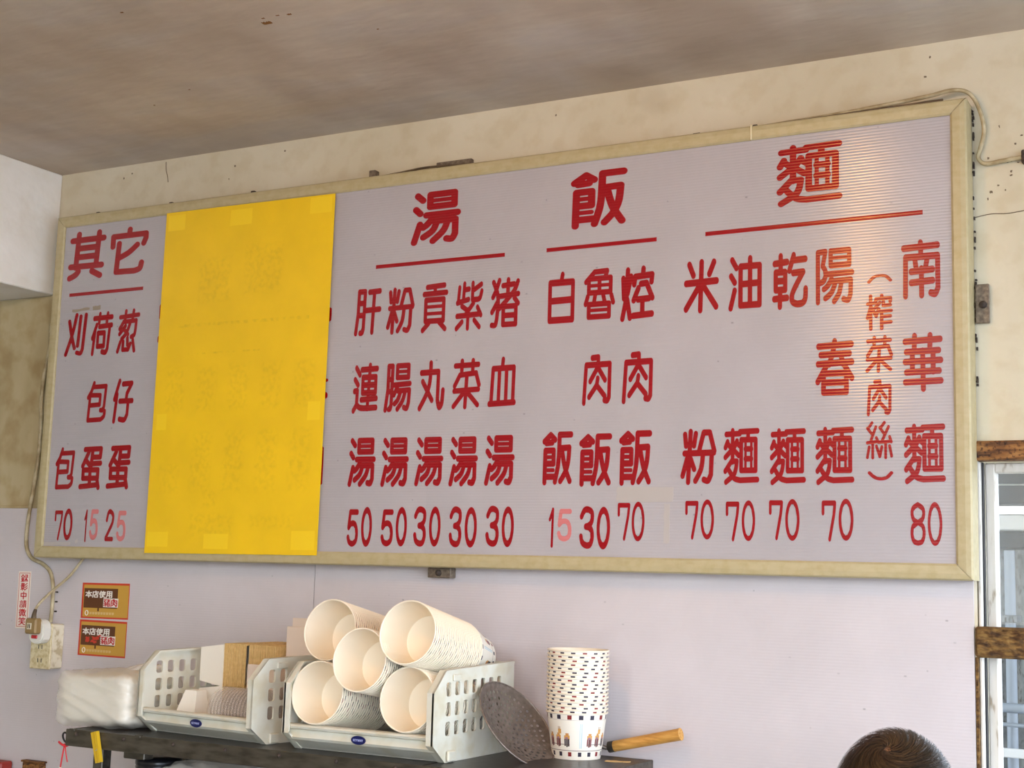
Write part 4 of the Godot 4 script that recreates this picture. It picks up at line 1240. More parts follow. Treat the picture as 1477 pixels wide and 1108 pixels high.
# ---------------------------------------------------------------- on the wall
func build_stickers() -> void:
	# narrow notice, one red character under the other
	var t := thing("notice_sticker", "narrow white sticker with red vertical characters beside the socket", "sticker", Vector3(-0.0805, 1.4565, 0.0062))
	t.rotation.z = 0.012
	put("paper", rect_film(0.047, 0.150), M.paper, t)
	for e in [[0, 0.070, 0.039, 0.0012], [0, -0.070, 0.039, 0.0012], [-0.019, 0, 0.0012, 0.140], [0.019, 0, 0.0012, 0.140]]:
		var o := put("border_line", rect_film(e[2], e[3], Vector2.ZERO, 0.0007), M.red_print, t)
		o.position = Vector3(e[0], e[1], 0)
	var i := 0
	for ch in "錄影中請微笑":
		var o := put("character", glyph(ch, 0.026, 0.0205, Vector2.ZERO, 1.05), M.red_print, t)
		o.position = Vector3(0, 0.0565 - i * 0.0226, 0.0004)
		i += 1
	# two origin stickers, one above the other
	for k in 2:
		var c: Vector3 = [Vector3(0.2125, 1.4625, 0.0062), Vector3(0.2110, 1.3675, 0.0062)][k]
		var s := thing("pork_sticker", ["gold and red origin sticker with plain brown signboard, above its twin", "creased gold and red origin sticker with red blotches, below its twin"][k], "sticker", c, "origin stickers")
		s.rotation.z = [0.008, -0.004][k]
		put("red_edge", rect_film(0.163, 0.0905), M.sticker_red, s)
		var g := put("gold_ground", rect_film(0.155, 0.0815, Vector2.ZERO, 0.0007), M.sticker_gold, s)
		g.position = Vector3(0.002, -0.0005, 0)
		var b := put("board", rect_film(0.116, 0.050, Vector2.ZERO, 0.0013), M.sticker_brown, s)
		b.position = Vector3(-0.015, 0.0065, 0)
		var p := put("board_post", rect_film(0.005, 0.012, Vector2.ZERO, 0.0010), M.sticker_brown, s)
		p.position = Vector3(-0.022, -0.0205, 0)
		i = 0
		for ch in "本店使用":
			var o := put("character", glyph(ch, 0.0225, 0.0175, Vector2.ZERO, 1.25), M.sticker_white, s)
			o.position = Vector3(-0.057 + i * 0.0238, 0.0165, 0.0013)
			i += 1
		i = 0
		for ch in "豬肉":
			var w := put("character_ground", rect_film(0.0255, 0.0225, Vector2.ZERO, 0.0016), M.sticker_white, s)
			w.position = Vector3(0.008 + i * 0.0245, -0.0045, 0)
			var o := put("character", glyph(ch, 0.0225, 0.0195, Vector2.ZERO, 1.1), M.red_print, s)
			o.position = Vector3(0.008 + i * 0.0245, -0.0045, 0.0017)
			i += 1
		# the small print is a pale line with a ring before it
		var r := begin()
		var ring := PackedVector3Array()
		for q in 17: ring.append(Vector3(cos(TAU * q / 16.0) * 0.005, sin(TAU * q / 16.0) * 0.006, 0))
		tube(r, ring, 0.0012, 5)
		var ro := put("ring_mark", done(r), M.sticker_white, s)
		ro.position = Vector3(-0.061, -0.0315, 0.0012)
		for q in 9:
			var o := put("small_print", rect_film(0.0075, 0.0055, Vector2.ZERO, 0.0010, 0.0006), M.sticker_pale, s)
			o.position = Vector3(-0.048 + q * 0.0096, -0.0318, 0)
		if k == 1:
			for e in [[-0.050, -0.004, 0.012, 0.014], [-0.022, 0.000, 0.022, 0.008], [-0.028, -0.009, 0.020, 0.006], [-0.008, 0.006, 0.014, 0.005]]:
				var o := put("red_blotch", rect_film(e[2], e[3], Vector2.ZERO, 0.0015, 0.002), M.sticker_red, s)
				o.position = Vector3(e[0], e[1], 0)

func build_socket() -> void:
	var t := thing("wall_socket", "yellowed surface-mounted socket box with peeling side under the notice", "socket", Vector3(0.044, 1.342, 0.006))
	put("box", bx(Vector3(-0.036, -0.057, 0), Vector3(0.034, 0.057, 0.040), 0.003), M.ivory_worn, t)
	put("cover_plate", bx(Vector3(-0.037, -0.058, 0.0402), Vector3(0.035, 0.058, 0.046), 0.002), M.ivory, t)
	for y in [-0.030, 0.004]:
		var f := begin()
		var oval := PackedVector2Array()
		for k in 20: oval.append(Vector2(cos(TAU * k / 20.0) * 0.013, sin(TAU * k / 20.0) * 0.012))
		slab(f, oval, 0, 0.001)
		var o := put("outlet_face", done(f), M.ivory, t)
		o.position = Vector3(0.0, y - 0.006, 0.046)
		for x in [-0.006, 0.006]: put("slot", bx(Vector3(x - 0.0012, -0.005, 0.0), Vector3(x + 0.0012, 0.005, 0.0014)), M.slot, o)
	var a := thing("plug_adapter", "rounded white plug adapter with a red switch in the socket", "adapter", Vector3(0.052, 1.378, 0.0535))
	var st := begin()
	slab(st, round_rect(Vector2(0, 0.002), 0.052, 0.062, 0.022), 0.0, 0.022)
	slab(st, round_rect(Vector2(0, 0.002), 0.046, 0.056, 0.019), 0.0222, 0.027)
	put("shell", done(st), M.white_plastic, a)
	var sw := put("switch", bx(Vector3(-0.012, -0.016, 0.0272), Vector3(0.010, -0.007, 0.031), 0.002), M.red_plastic, a)
	sw.set_meta("label", "red rocker switch")
	var p := thing("power_plug", "brown square power plug pushed into the white adapter", "plug", Vector3(0.058, 1.394, 0.0815))
	put("plug_body", bx(Vector3(-0.023, -0.020, 0.0), Vector3(0.017, 0.020, 0.022), 0.004), M.brown_plug, p)
	put("plug_face", bx(Vector3(-0.013, -0.008, 0.0222), Vector3(0.003, 0.008, 0.0232), 0.0004), M.ivory_worn, p)
	for x in [-0.008, -0.002]: put("slot", bx(Vector3(x - 0.0012, -0.005, 0.0234), Vector3(x + 0.0012, 0.005, 0.0240)), M.slot, p)
	st = begin()
	tube(st, smooth_path(PackedVector3Array([Vector3(-0.003, 0.019, 0.011), Vector3(-0.003, 0.030, 0.010), Vector3(-0.004, 0.042, 0.006)])), 0.007, 10, 0.0042)
	put("strain_relief", done(st), M.cable_dark, p)
	put("cord", tube_mesh([Vector3(-0.004, 0.042, 0.006), Vector3(-0.010, 0.058, -0.012), Vector3(0.006, 0.092, -0.040), Vector3(0.046, 0.126, -0.050), Vector3(0.078, 0.160, -0.052), Vector3(0.092, 0.180, -0.055)], 0.0036, 8), M.cable, p)

func build_cables() -> void:
	var c := put("supply_cable", tube_mesh([Vector3(-0.0475, 2.20, 0.010), Vector3(-0.045, 2.135, 0.0115), Vector3(-0.058, 2.06, 0.012), Vector3(-0.062, 1.98, 0.012), Vector3(-0.056, 1.927, 0.012), Vector3(-0.057, 1.84, 0.012), Vector3(-0.064, 1.76, 0.0145), Vector3(-0.076, 1.66, 0.015), Vector3(-0.076, 1.60, 0.014), Vector3(-0.055, 1.568, 0.013), Vector3(-0.012, 1.552, 0.012), Vector3(0.018, 1.530, 0.012), Vector3(0.031, 1.49, 0.012), Vector3(0.0325, 1.44, 0.012), Vector3(0.033, 1.401, 0.014)], 0.0052, 8), M.cable)
	meta(c, "greyish white cable running down the wall beside the sign into the socket", "cable")
	var n := thing("cable_clips", "small dark cable clips along the white cable above the socket", "clips", Vector3(0.04, 1.45, 0.006))
	for y in [-0.02, 0.005, 0.03]: put("clip", bx(Vector3(-0.001, y - 0.002, 0), Vector3(0.006, y + 0.002, 0.005), 0.001), M.rust_dark, n)
	c = put("cable", tube_mesh([Vector3(1.935, 2.4835, 0.026), Vector3(2.03, 2.4865, 0.027), Vector3(2.12, 2.4890, 0.028), Vector3(2.22, 2.4945, 0.030), Vector3(2.30, 2.5005, 0.030), Vector3(2.345, 2.5065, 0.028), Vector3(2.376, 2.498, 0.024), Vector3(2.394, 2.465, 0.018), Vector3(2.401, 2.425, 0.012), Vector3(2.394, 2.392, 0.010), Vector3(2.389, 2.372, 0.009), Vector3(2.402, 2.359, 0.009), Vector3(2.435, 2.361, 0.009), Vector3(2.480, 2.364, 0.009), Vector3(2.60, 2.362, 0.009)], 0.0042, 8), M.cable)
	meta(c, "cream cable looping over the sign's upper corner and off along the wall", "cable")
	c = put("cable", tube_mesh([Vector3(0.02, 2.4815, 0.022), Vector3(0.36, 2.4815, 0.024), Vector3(0.66, 2.4830, 0.022), Vector3(0.96, 2.4830, 0.028), Vector3(1.07, 2.4880, 0.026), Vector3(1.16, 2.4915, 0.030), Vector3(1.30, 2.4860, 0.024), Vector3(1.48, 2.4820, 0.026), Vector3(1.65, 2.4825, 0.024), Vector3(1.82, 2.4820, 0.026), Vector3(1.95, 2.4830, 0.034), Vector3(2.15, 2.4845, 0.036), Vector3(2.33, 2.4870, 0.036)], 0.0028, 6), M.cable_dark)
	meta(c, "thin dark cable lying along the top of the sign frame", "cable")
	var k := thing("cable_clamp", "dark metal clamp holding the cream cable to the wall beyond the sign", "clamp", Vector3(2.474, 2.364, 0.0))
	put("strap", bx(Vector3(-0.006, -0.013, 0.0005), Vector3(0.006, 0.013, 0.016), 0.002), M.rust_dark, k)
	var o := put("screw", bolt_head(0.004), M.rust_dark, k)
	o.position = Vector3(0, -0.010, 0.0155)
	o.rotation.x = PI / 2


# ---------------------------------------------------------------- small things at the shelf edge and below
func build_small() -> void:
	var peg := thing("clothes_peg", "yellow plastic clothes peg hanging on the shelf lip", "peg", Vector3(0.668, 1.176, 0.4635))
	peg.rotation.z = 0.28
	for s in [0.0, 1.0]:
		var st := begin()
		slab(st, PackedVector2Array([Vector2(-0.0065, -0.034), Vector2(-0.001, -0.034), Vector2(-0.0005, 0.0), Vector2(-0.001, 0.030), Vector2(-0.008, 0.030), Vector2(-0.0075, 0.0)]), 0.0, 0.009)
		var o := put("jaw", done(st), M.yellow_plastic, peg)
		o.rotation.y = PI * s
		o.position.z = 0.009 * s
	var sp := begin()
	var coil := PackedVector3Array()
	for k in 41: coil.append(Vector3(cos(TAU * k / 10.0) * 0.003, -0.006 + sin(TAU * k / 10.0) * 0.003, -0.0005 + 0.010 * k / 40.0))
	tube(sp, coil, 0.0007, 5)
	put("spring", done(sp), M.wire, peg)

	var ring := thing("hook_ring", "black ring hooked on the end of the shelf lip", "ring", Vector3(0.562, 1.184, 0.452))
	var st := begin()
	var rp := PackedVector3Array()
	for k in 21: rp.append(Vector3(cos(TAU * k / 20.0) * 0.009, sin(TAU * k / 20.0) * 0.011, 0.004 * sin(TAU * k / 20.0)))
	tube(st, rp, 0.0022, 7)
	put("loop", done(st), M.black_plastic, ring)
	var str_ := thing("red_string", "red plastic string knotted to the black ring", "string", Vector3(0.561, 1.170, 0.4535))
	put("knot", tube_mesh([Vector3(-0.018, 0.004, 0), Vector3(-0.006, 0.0, 0.003), Vector3(0.004, -0.003, 0.0), Vector3(0.016, 0.002, 0.002)], 0.0024, 6), M.string, str_)
	put("strand", tube_mesh([Vector3(0, 0.002, 0), Vector3(-0.003, -0.025, 0.002), Vector3(-0.009, -0.052, 0.0)], 0.0016, 6), M.string, str_)
	put("strand", tube_mesh([Vector3(0.001, 0.0, 0), Vector3(0.007, -0.018, 0.002), Vector3(0.011, -0.036, 0.0)], 0.0013, 6), M.string, str_)
	st = begin()
	tube(st, smooth_path(PackedVector3Array([Vector3(-0.009, -0.048, 0), Vector3(-0.010, -0.058, 0), Vector3(-0.011, -0.066, 0)])), 0.0034, 8, 0.0022)
	put("bead", done(st), M.white_plastic, str_)

	var jar := thing("black_jar", "black plastic jar with a ribbed lid under the shelf", "jar", Vector3(0.690, 0.920, 0.300))
	st = begin()
	lathe(st, [Vector2(0.0, 0.0), Vector2(0.055, 0.0), Vector2(0.062, 0.006), Vector2(0.062, 0.165), Vector2(0.056, 0.182), Vector2(0.046, 0.190), Vector2(0.0, 0.191)], 32)
	put("jar_body", done(st), M.black_plastic, jar)
	st = begin()
	lathe(st, [Vector2(0.0, 0.192), Vector2(0.050, 0.192), Vector2(0.051, 0.195), Vector2(0.049, 0.198), Vector2(0.051, 0.201), Vector2(0.049, 0.204), Vector2(0.051, 0.207), Vector2(0.051, 0.214), Vector2(0.048, 0.219), Vector2(0.0, 0.220)], 32)
	put("lid", done(st), M.black_plastic, jar)
	var bag := thing("clear_bag", "crumpled clear plastic bag stuffed under the shelf beside the black jar", "bag", Vector3(0.905, 1.045, 0.335))
	put("film", soft_block(Vector3(0.115, 0.100, 0.070), 15, 0.020), M.wrap, bag)
	put("contents", soft_block(Vector3(0.095, 0.080, 0.050), 16, 0.012), M.zinc, bag)
	for k in 2:
		var b := thing("sauce_bottle", ["orange-capped bottle below the shelf nearer the clear bag", "yellow-capped bottle below the shelf farther from the clear bag"][k], "bottle", [Vector3(1.085, 0.92, 0.34), Vector3(1.255, 0.92, 0.34)][k])
		st = begin()
		lathe(st, [Vector2(0, 0), Vector2(0.03, 0), Vector2(0.032, 0.005), Vector2(0.032, 0.15), Vector2(0.015, 0.19), Vector2(0.013, 0.205), Vector2(0, 0.206)], 24)
		put("bottle_body", done(st), M.brown_plug, b)
		st = begin()
		lathe(st, [Vector2(0, 0.2065), Vector2(0.015, 0.2065), Vector2(0.015, 0.224), Vector2(0.012, 0.227), Vector2(0, 0.2275)], 20)
		put("cap", done(st), mat(c8(214, 110, 40), 0.4) if k == 0 else M.yellow_plastic, b)
	var blk := thing("wooden_bracket", "small brown wooden block fixed low on the ribbed wall", "block", Vector3(0.012, 1.0, 0.006))
	put("block", bx(Vector3(-0.034, -0.05, 0), Vector3(0.034, 0.043, 0.018), 0.002), M.lintel, blk)
	put("block_cap", bx(Vector3(-0.037, 0.0435, 0), Vector3(0.037, 0.048, 0.021), 0.001), M.lintel, blk)
	var rb := thing("red_tin", "red-brown tin low against the ribbed wall", "tin", Vector3(-0.115, 0.965, 0.03))
	put("tin_body", bx(Vector3(-0.045, 0, -0.02), Vector3(0.045, 0.075, 0.02), 0.004), M.stool, rb)
	put("tin_shelf", bx(Vector3(-0.07, -0.015, -0.0235), Vector3(0.07, -0.0005, 0.03), 0.002), M.lintel, rb)
	var sc := put("paper_scrap", rect_film(0.045, 0.016, Vector2.ZERO, 0.0008, 0.003), M.kraft)
	sc.position = Vector3(1.722, SHELF + 0.0002, 0.155)
	sc.rotation = Vector3(-PI / 2, 0.3, 0)
	meta(sc, "crumpled scrap of paper on the bare end of the shelf", "scrap")


# ---------------------------------------------------------------- the seated person
func smin(a: float, b: float, k: float) -> float:
	var h := clampf(0.5 + 0.5 * (b - a) / k, 0.0, 1.0)
	return lerpf(b, a, h) - k * h * (1.0 - h)

# bones: [a, b, ra, rb]; meshes the joined field with surface nets
func nets(st: SurfaceTool, bones: Array, cell: float, k: float, shape := "") -> void:
	var lo := Vector3.ONE * 1e9
	var hi := -lo
	for b in bones:
		for e in 2:
			lo = lo.min(b[e] - Vector3.ONE * (b[2 + e] + cell * 3.0))
			hi = hi.max(b[e] + Vector3.ONE * (b[2 + e] + cell * 3.0))
	var n := Vector3i((hi - lo) / cell) + Vector3i.ONE * 2
	var f := PackedFloat32Array()
	f.resize(n.x * n.y * n.z)
	f.fill(1.0)
	for b in bones:
		var A: Vector3 = b[0]
		var B: Vector3 = b[1]
		var ba := B - A
		var l2 := maxf(ba.length_squared(), 1e-9)
		var pad := maxf(b[2], b[3]) + cell * 2.5 + k
		var i0 := Vector3i((A.min(B) - Vector3.ONE * pad - lo) / cell).clamp(Vector3i.ZERO, n - Vector3i.ONE)
		var i1 := Vector3i((A.max(B) + Vector3.ONE * pad - lo) / cell).clamp(Vector3i.ZERO, n - Vector3i.ONE)
		for z in range(i0.z, i1.z + 1):
			for y in range(i0.y, i1.y + 1):
				for x in range(i0.x, i1.x + 1):
					var p := lo + Vector3(x, y, z) * cell
					var h := clampf((p - A).dot(ba) / l2, 0.0, 1.0)
					var d: float = (p - A - ba * h).length() - lerpf(b[2], b[3], h)
					var id := x + n.x * (y + n.y * z)
					f[id] = smin(f[id], d, k) if f[id] < 0.9 else d
	if shape:
		for z in n.z:
			for y in n.y:
				for x in n.x:
					var id := x + n.x * (y + n.y * z)
					var p := lo + Vector3(x, y, z) * cell
					f[id] = head_field(p, f[id]) if shape == "head" else maxf(f[id], 0.006 - p.y)
	var vert := {}
	st.set_smooth_group(1)
	var vid := func(x: int, y: int, z: int) -> Vector3:
		var key := x + n.x * (y + n.y * z)
		if vert.has(key): return vert[key]
		var s := Vector3.ZERO
		var c := 0
		for e in [[0, 1], [2, 3], [4, 5], [6, 7], [0, 2], [1, 3], [4, 6], [5, 7], [0, 4], [1, 5], [2, 6], [3, 7]]:
			var p0 := Vector3i(x + (e[0] & 1), y + ((e[0] >> 1) & 1), z + (e[0] >> 2))
			var p1 := Vector3i(x + (e[1] & 1), y + ((e[1] >> 1) & 1), z + (e[1] >> 2))
			var v0 := f[p0.x + n.x * (p0.y + n.y * p0.z)]
			var v1 := f[p1.x + n.x * (p1.y + n.y * p1.z)]
			if (v0 < 0.0) != (v1 < 0.0):
				s += Vector3(p0).lerp(Vector3(p1), v0 / (v0 - v1))
				c += 1
		var r: Vector3 = lo + s / maxf(c, 1) * cell
		vert[key] = r
		return r
	for z in range(1, n.z - 1):
		for y in range(1, n.y - 1):
			for x in range(1, n.x - 1):
				var v := f[x + n.x * (y + n.y * z)]
				for ax in 3:
					var g := Vector3i(x, y, z)
					g[ax] += 1
					var w := f[g.x + n.x * (g.y + n.y * g.z)]
					if (v < 0.0) == (w < 0.0): continue
					var hint := Vector3.ZERO
					hint[ax] = 1.0 if v < 0.0 else -1.0
					var u1 := (ax + 1) % 3
					var u2 := (ax + 2) % 3
					var c := [Vector3i(x, y, z), Vector3i(x, y, z), Vector3i(x, y, z), Vector3i(x, y, z)]
					c[1][u1] -= 1
					c[2][u1] -= 1; c[2][u2] -= 1
					c[3][u2] -= 1
					var q := c.map(func(i): return vid.call(i.x, i.y, i.z))
					quad(st, q[0], q[1], q[2], q[3], hint)

func head_field(p: Vector3, d: float) -> float:
	# brow, eye hollows, nose, lips on the side that looks to -z
	for e in [[Vector3(0.031, 0.000, -0.094), 0.013, -1.0], [Vector3(-0.031, 0.000, -0.094), 0.013, -1.0]]:
		var s: float = p.distance_to(e[0]) - e[1]
		d = -smin(-d, s, 0.008)
	for e in [[Vector3(0.031, 0.000, -0.083), 0.0125], [Vector3(-0.031, 0.000, -0.083), 0.0125]]:
		d = minf(d, p.distance_to(e[0]) - e[1])
	return d

func build_person() -> void:
	var t := thing("person", "seated person with short dark hair seen from behind near the window", "person", Vector3(2.421, 0, 0.830))
	var H := Vector3(0, 1.238, 0)
	const HEAD := Vector3(0.85, 1.0, 0.93)
	var st := begin()
	# head and neck on a fine grid
	var head := [
		[Vector3(0, 0.035, 0.022), Vector3(0, 0.030, -0.020), 0.081, 0.076], [Vector3(0, 0.040, 0.010), Vector3(0, 0.052, -0.012), 0.076, 0.072],
		[Vector3(0, -0.02, -0.035), Vector3(0, -0.085, -0.062), 0.060, 0.030], [Vector3(0.03, -0.06, -0.02), Vector3(0.012, -0.092, -0.065), 0.030, 0.022], [Vector3(-0.03, -0.06, -0.02), Vector3(-0.012, -0.092, -0.065), 0.030, 0.022],
		[Vector3(0, 0.012, -0.094), Vector3(0, -0.028, -0.110), 0.007, 0.010], [Vector3(0.009, -0.032, -0.100), Vector3(-0.009, -0.032, -0.100), 0.008, 0.008],
		[Vector3(0.018, -0.058, -0.089), Vector3(-0.018, -0.058, -0.089), 0.008, 0.008], [Vector3(0.015, -0.067, -0.087), Vector3(-0.015, -0.067, -0.087), 0.009, 0.009],
		[Vector3(0.038, 0.020, -0.082), Vector3(-0.038, 0.020, -0.082), 0.012, 0.012],
		[Vector3(0.078, 0.010, 0.012), Vector3(0.074, -0.032, 0.004), 0.012, 0.009], [Vector3(-0.078, 0.010, 0.012), Vector3(-0.074, -0.032, 0.004), 0.012, 0.009],
		[Vector3(0, -0.04, 0.012), Vector3(0, -0.155, 0.025), 0.056, 0.060]]
	nets(st, head, 0.006, 0.014, "head")
	var head_mesh := done(st)
	# body: pelvis, trunk, arms, legs, hands; sitting, looking towards the wall
	var bones := [
		[Vector3(0.07, 0.55, 0.02), Vector3(-0.07, 0.55, 0.02), 0.115, 0.115], [Vector3(0, 0.57, 0.01), Vector3(0, 0.80, 0.03), 0.125, 0.118], [Vector3(0, 0.80, 0.03), Vector3(0, 0.96, 0.03), 0.118, 0.125],
		[Vector3(0.10, 0.95, 0.03), Vector3(-0.10, 0.95, 0.03), 0.100, 0.100], [Vector3(0.165, 1.03, 0.03), Vector3(-0.165, 1.03, 0.03), 0.058, 0.058], [Vector3(0, 1.02, 0.03), Vector3(0, 1.12, 0.025), 0.075, 0.058]]
	for s in [-1.0, 1.0]:
		bones.append([Vector3(s * 0.185, 1.03, 0.03), Vector3(s * 0.225, 0.78, -0.02), 0.054, 0.041])
		bones.append([Vector3(s * 0.225, 0.78, -0.02), Vector3(s * 0.13, 0.665, -0.22), 0.041, 0.028])
		bones.append([Vector3(s * 0.09, 0.56, 0.0), Vector3(s * 0.13, 0.545, -0.40), 0.092, 0.062])
		bones.append([Vector3(s * 0.13, 0.545, -0.40), Vector3(s * 0.13, 0.30, -0.36), 0.060, 0.056])
		bones.append([Vector3(s * 0.13, 0.30, -0.36), Vector3(s * 0.13, 0.10, -0.34), 0.054, 0.038])
		bones.append([Vector3(s * 0.13, 0.055, -0.31), Vector3(s * 0.14, 0.040, -0.50), 0.042, 0.034])
		bones.append([Vector3(s * 0.13, 0.10, -0.34), Vector3(s * 0.13, 0.055, -0.32), 0.038, 0.044])
	st = begin()
	nets(st, bones, 0.016, 0.03)
	# hands resting on the thighs
	for s in [-1.0, 1.0]:
		var w := Vector3(s * 0.13, 0.665, -0.22)
		var hand := [[w, w + Vector3(s * -0.010, -0.012, -0.045), 0.027, 0.026], [w + Vector3(-0.022, -0.014, -0.05), w + Vector3(0.022, -0.014, -0.05), 0.015, 0.015], [w + Vector3(-0.022, -0.016, -0.085), w + Vector3(0.022, -0.016, -0.085), 0.013, 0.013], [w + Vector3(0, -0.014, -0.05), w + Vector3(0, -0.016, -0.085), 0.020, 0.018]]
		var lens := [0.060, 0.075, 0.080, 0.070]
		for i in 4:
			var x: float = (-0.0315 + i * 0.021) * s
			var r := w + Vector3(x, -0.016, -0.085)
			var m: Vector3 = r + Vector3(x * 0.1, 0.004, -lens[3 - i] * 0.5)
			hand.append([r, m, 0.0092, 0.0085])
			hand.append([m, m + Vector3(x * 0.05, -0.014, -lens[3 - i] * 0.45), 0.0085, 0.0072])
		var th := w + Vector3(-s * 0.022, -0.014, -0.025)
		hand.append([th, th + Vector3(-s * 0.026, -0.004, -0.030), 0.013, 0.0105])
		hand.append([th + Vector3(-s * 0.026, -0.004, -0.030), th + Vector3(-s * 0.030, -0.012, -0.062), 0.0100, 0.0082])
		nets(st, hand, 0.005, 0.006)
	var body := done(st)
	# one skin: head and body in a single mesh
	var whole := begin()
	whole.append_from(body, 0, Transform3D.IDENTITY)
	whole.append_from(head_mesh, 0, Transform3D(Basis.from_scale(HEAD), H))
	put("body", whole.commit(), M.skin, t)
	var cloth := []
	for b in bones.slice(0, 6): cloth.append([b[0], b[1], b[2] + 0.012, b[3] + 0.012])
	cloth[5] = [Vector3(0, 1.02, 0.03), Vector3(0, 1.075, 0.028), 0.085, 0.072]
	for s in [-1.0, 1.0]: cloth.append([Vector3(s * 0.185, 1.03, 0.03), Vector3(s * 0.212, 0.86, -0.005), 0.068, 0.062])
	st = begin()
	nets(st, cloth, 0.016, 0.03)
	put("shirt", done(st), M.shirt, t)
	cloth = [[Vector3(0.07, 0.55, 0.02), Vector3(-0.07, 0.55, 0.02), 0.135, 0.135]]
	for s in [-1.0, 1.0]:
		cloth.append([Vector3(s * 0.09, 0.56, 0.0), Vector3(s * 0.13, 0.545, -0.40), 0.104, 0.076])
		cloth.append([Vector3(s * 0.13, 0.545, -0.40), Vector3(s * 0.13, 0.12, -0.34), 0.074, 0.062])
	st = begin()
	nets(st, cloth, 0.016, 0.02)
	put("trousers", done(st), M.trousers, t)
	for s in [-1.0, 1.0]:
		st = begin()
		nets(st, [[Vector3(s * 0.13, 0.060, -0.30), Vector3(s * 0.14, 0.050, -0.50), 0.052, 0.044]], 0.012, 0.01, "sole")
		put("shoe", done(st), M.black_plastic, t)
	# short hair: a close cap open at the crown, and strands that turn round the whorl
	var crown := H + Vector3(0.006, 0.117, 0.052)
	var shell := func(dir: Vector3) -> Vector3:
		# where a ray from the skull's middle leaves the skull
		var c := H + Vector3(0, 0.035, 0.002)
		return c + Vector3(dir.x * 0.0865, dir.y * 0.0905, dir.z * 0.108)
	var cdir := Vector3(0.05, 0.84, 0.54).normalized()
	var e1 := cdir.cross(Vector3.RIGHT).normalized()
	var e2 := cdir.cross(e1)
	var n := FastNoiseLite.new()
	n.seed = 2
	n.frequency = 1.6
	st = begin()
	st.set_smooth_group(1)
	var rows := 16
	var cols := 48
	var cap := func(i: int, j: int) -> Vector3:
		var f := TAU * j / cols
		var far := 1.72 + 0.30 * cos(f) * -1.0
		var th := 0.055 + 0.03 * n.get_noise_2d(cos(f) * 2.0, sin(f) * 2.0) + (far - 0.055) * i / rows
		var d := (cdir * cos(th) + (e1 * cos(f) + e2 * sin(f)) * sin(th)).normalized()
		return shell.call(d)
	for i in rows:
		for j in cols:
			var q := [cap.call(i, j), cap.call(i, j + 1), cap.call(i + 1, j + 1), cap.call(i + 1, j)]
			quad(st, q[0], q[1], q[2], q[3], q[0] - (H + Vector3(0, 0.03, 0)))
	put("hair_cap", done(st), M.hair, t).transform = Transform3D(Basis.from_scale(HEAD), H - HEAD * H)
	st = begin()
	var r := RandomNumberGenerator.new()
	r.seed = 77
	for k in 5200:
		var f0 := r.randf() * TAU
		var start := 0.02 + 1.62 * pow(r.randf(), 0.62)
		var reach := r.randf_range(0.16, 0.30)
		var pts := []
		for q in 4:
			var u := q / 3.0
			var th: float = start + reach * u
			var f := f0 + 0.9 * u * 0.25 / maxf(0.25, start) + 0.5 / (0.3 + start)
			var d: Vector3 = (cdir * cos(th) + (e1 * cos(f) + e2 * sin(f)) * sin(th)).normalized()
			var lift := 0.0015 + 0.0060 * u + r.randf_range(0.0, 0.0012)
			pts.append(shell.call(d) + d * lift)
		if pts[3].y < H.y - 0.005 and pts[3].z < H.z + 0.02: continue
		if pts[3].z < H.z - 0.075 and pts[3].y < H.y + 0.07: continue
		var out: Vector3 = (pts[1] - H).normalized()
		var brown := clampf(r.randf() * 0.8 + maxf(0.0, 0.55 - start) * 1.1, 0.0, 1.0)
		st.set_color(Color(0.014, 0.009, 0.006).lerp(Color(0.075, 0.040, 0.018), brown * brown * brown))
		for q in 3:
			var a: Vector3 = pts[q]
			var b: Vector3 = pts[q + 1]
			var s := (b - a).cross(out).normalized()
			var w0 := 0.0007 * (1.0 - q / 3.6)
			var w1 := 0.0007 * (1.0 - (q + 1) / 3.6)
			quad(st, a - s * w0, a + s * w0, b + s * w1, b - s * w1, out)
	var hs := put("hair", done(st), M.hair_strands, t)
	hs.transform = Transform3D(Basis.from_scale(HEAD), H - HEAD * H)
	hs.set_meta("kind", "stuff")
	var stool := thing("stool", "low red plastic stool under the seated person", "stool", Vector3(2.400, 0, 0.850))
	st = begin()
	lathe(st, [Vector2(0, 0.385), Vector2(0.14, 0.385), Vector2(0.15, 0.392), Vector2(0.15, 0.405), Vector2(0.14, 0.412), Vector2(0, 0.412)], 28)
	put("seat", done(st), M.stool, stool)
	for k in 4:
		var a := PI / 4 + PI / 2 * k
		put("leg", tube_mesh([Vector3(cos(a) * 0.12, 0.386, sin(a) * 0.12), Vector3(cos(a) * 0.14, 0.2, sin(a) * 0.14), Vector3(cos(a) * 0.16, 0.0, sin(a) * 0.16)], 0.016, 8, 2), M.stool, stool)


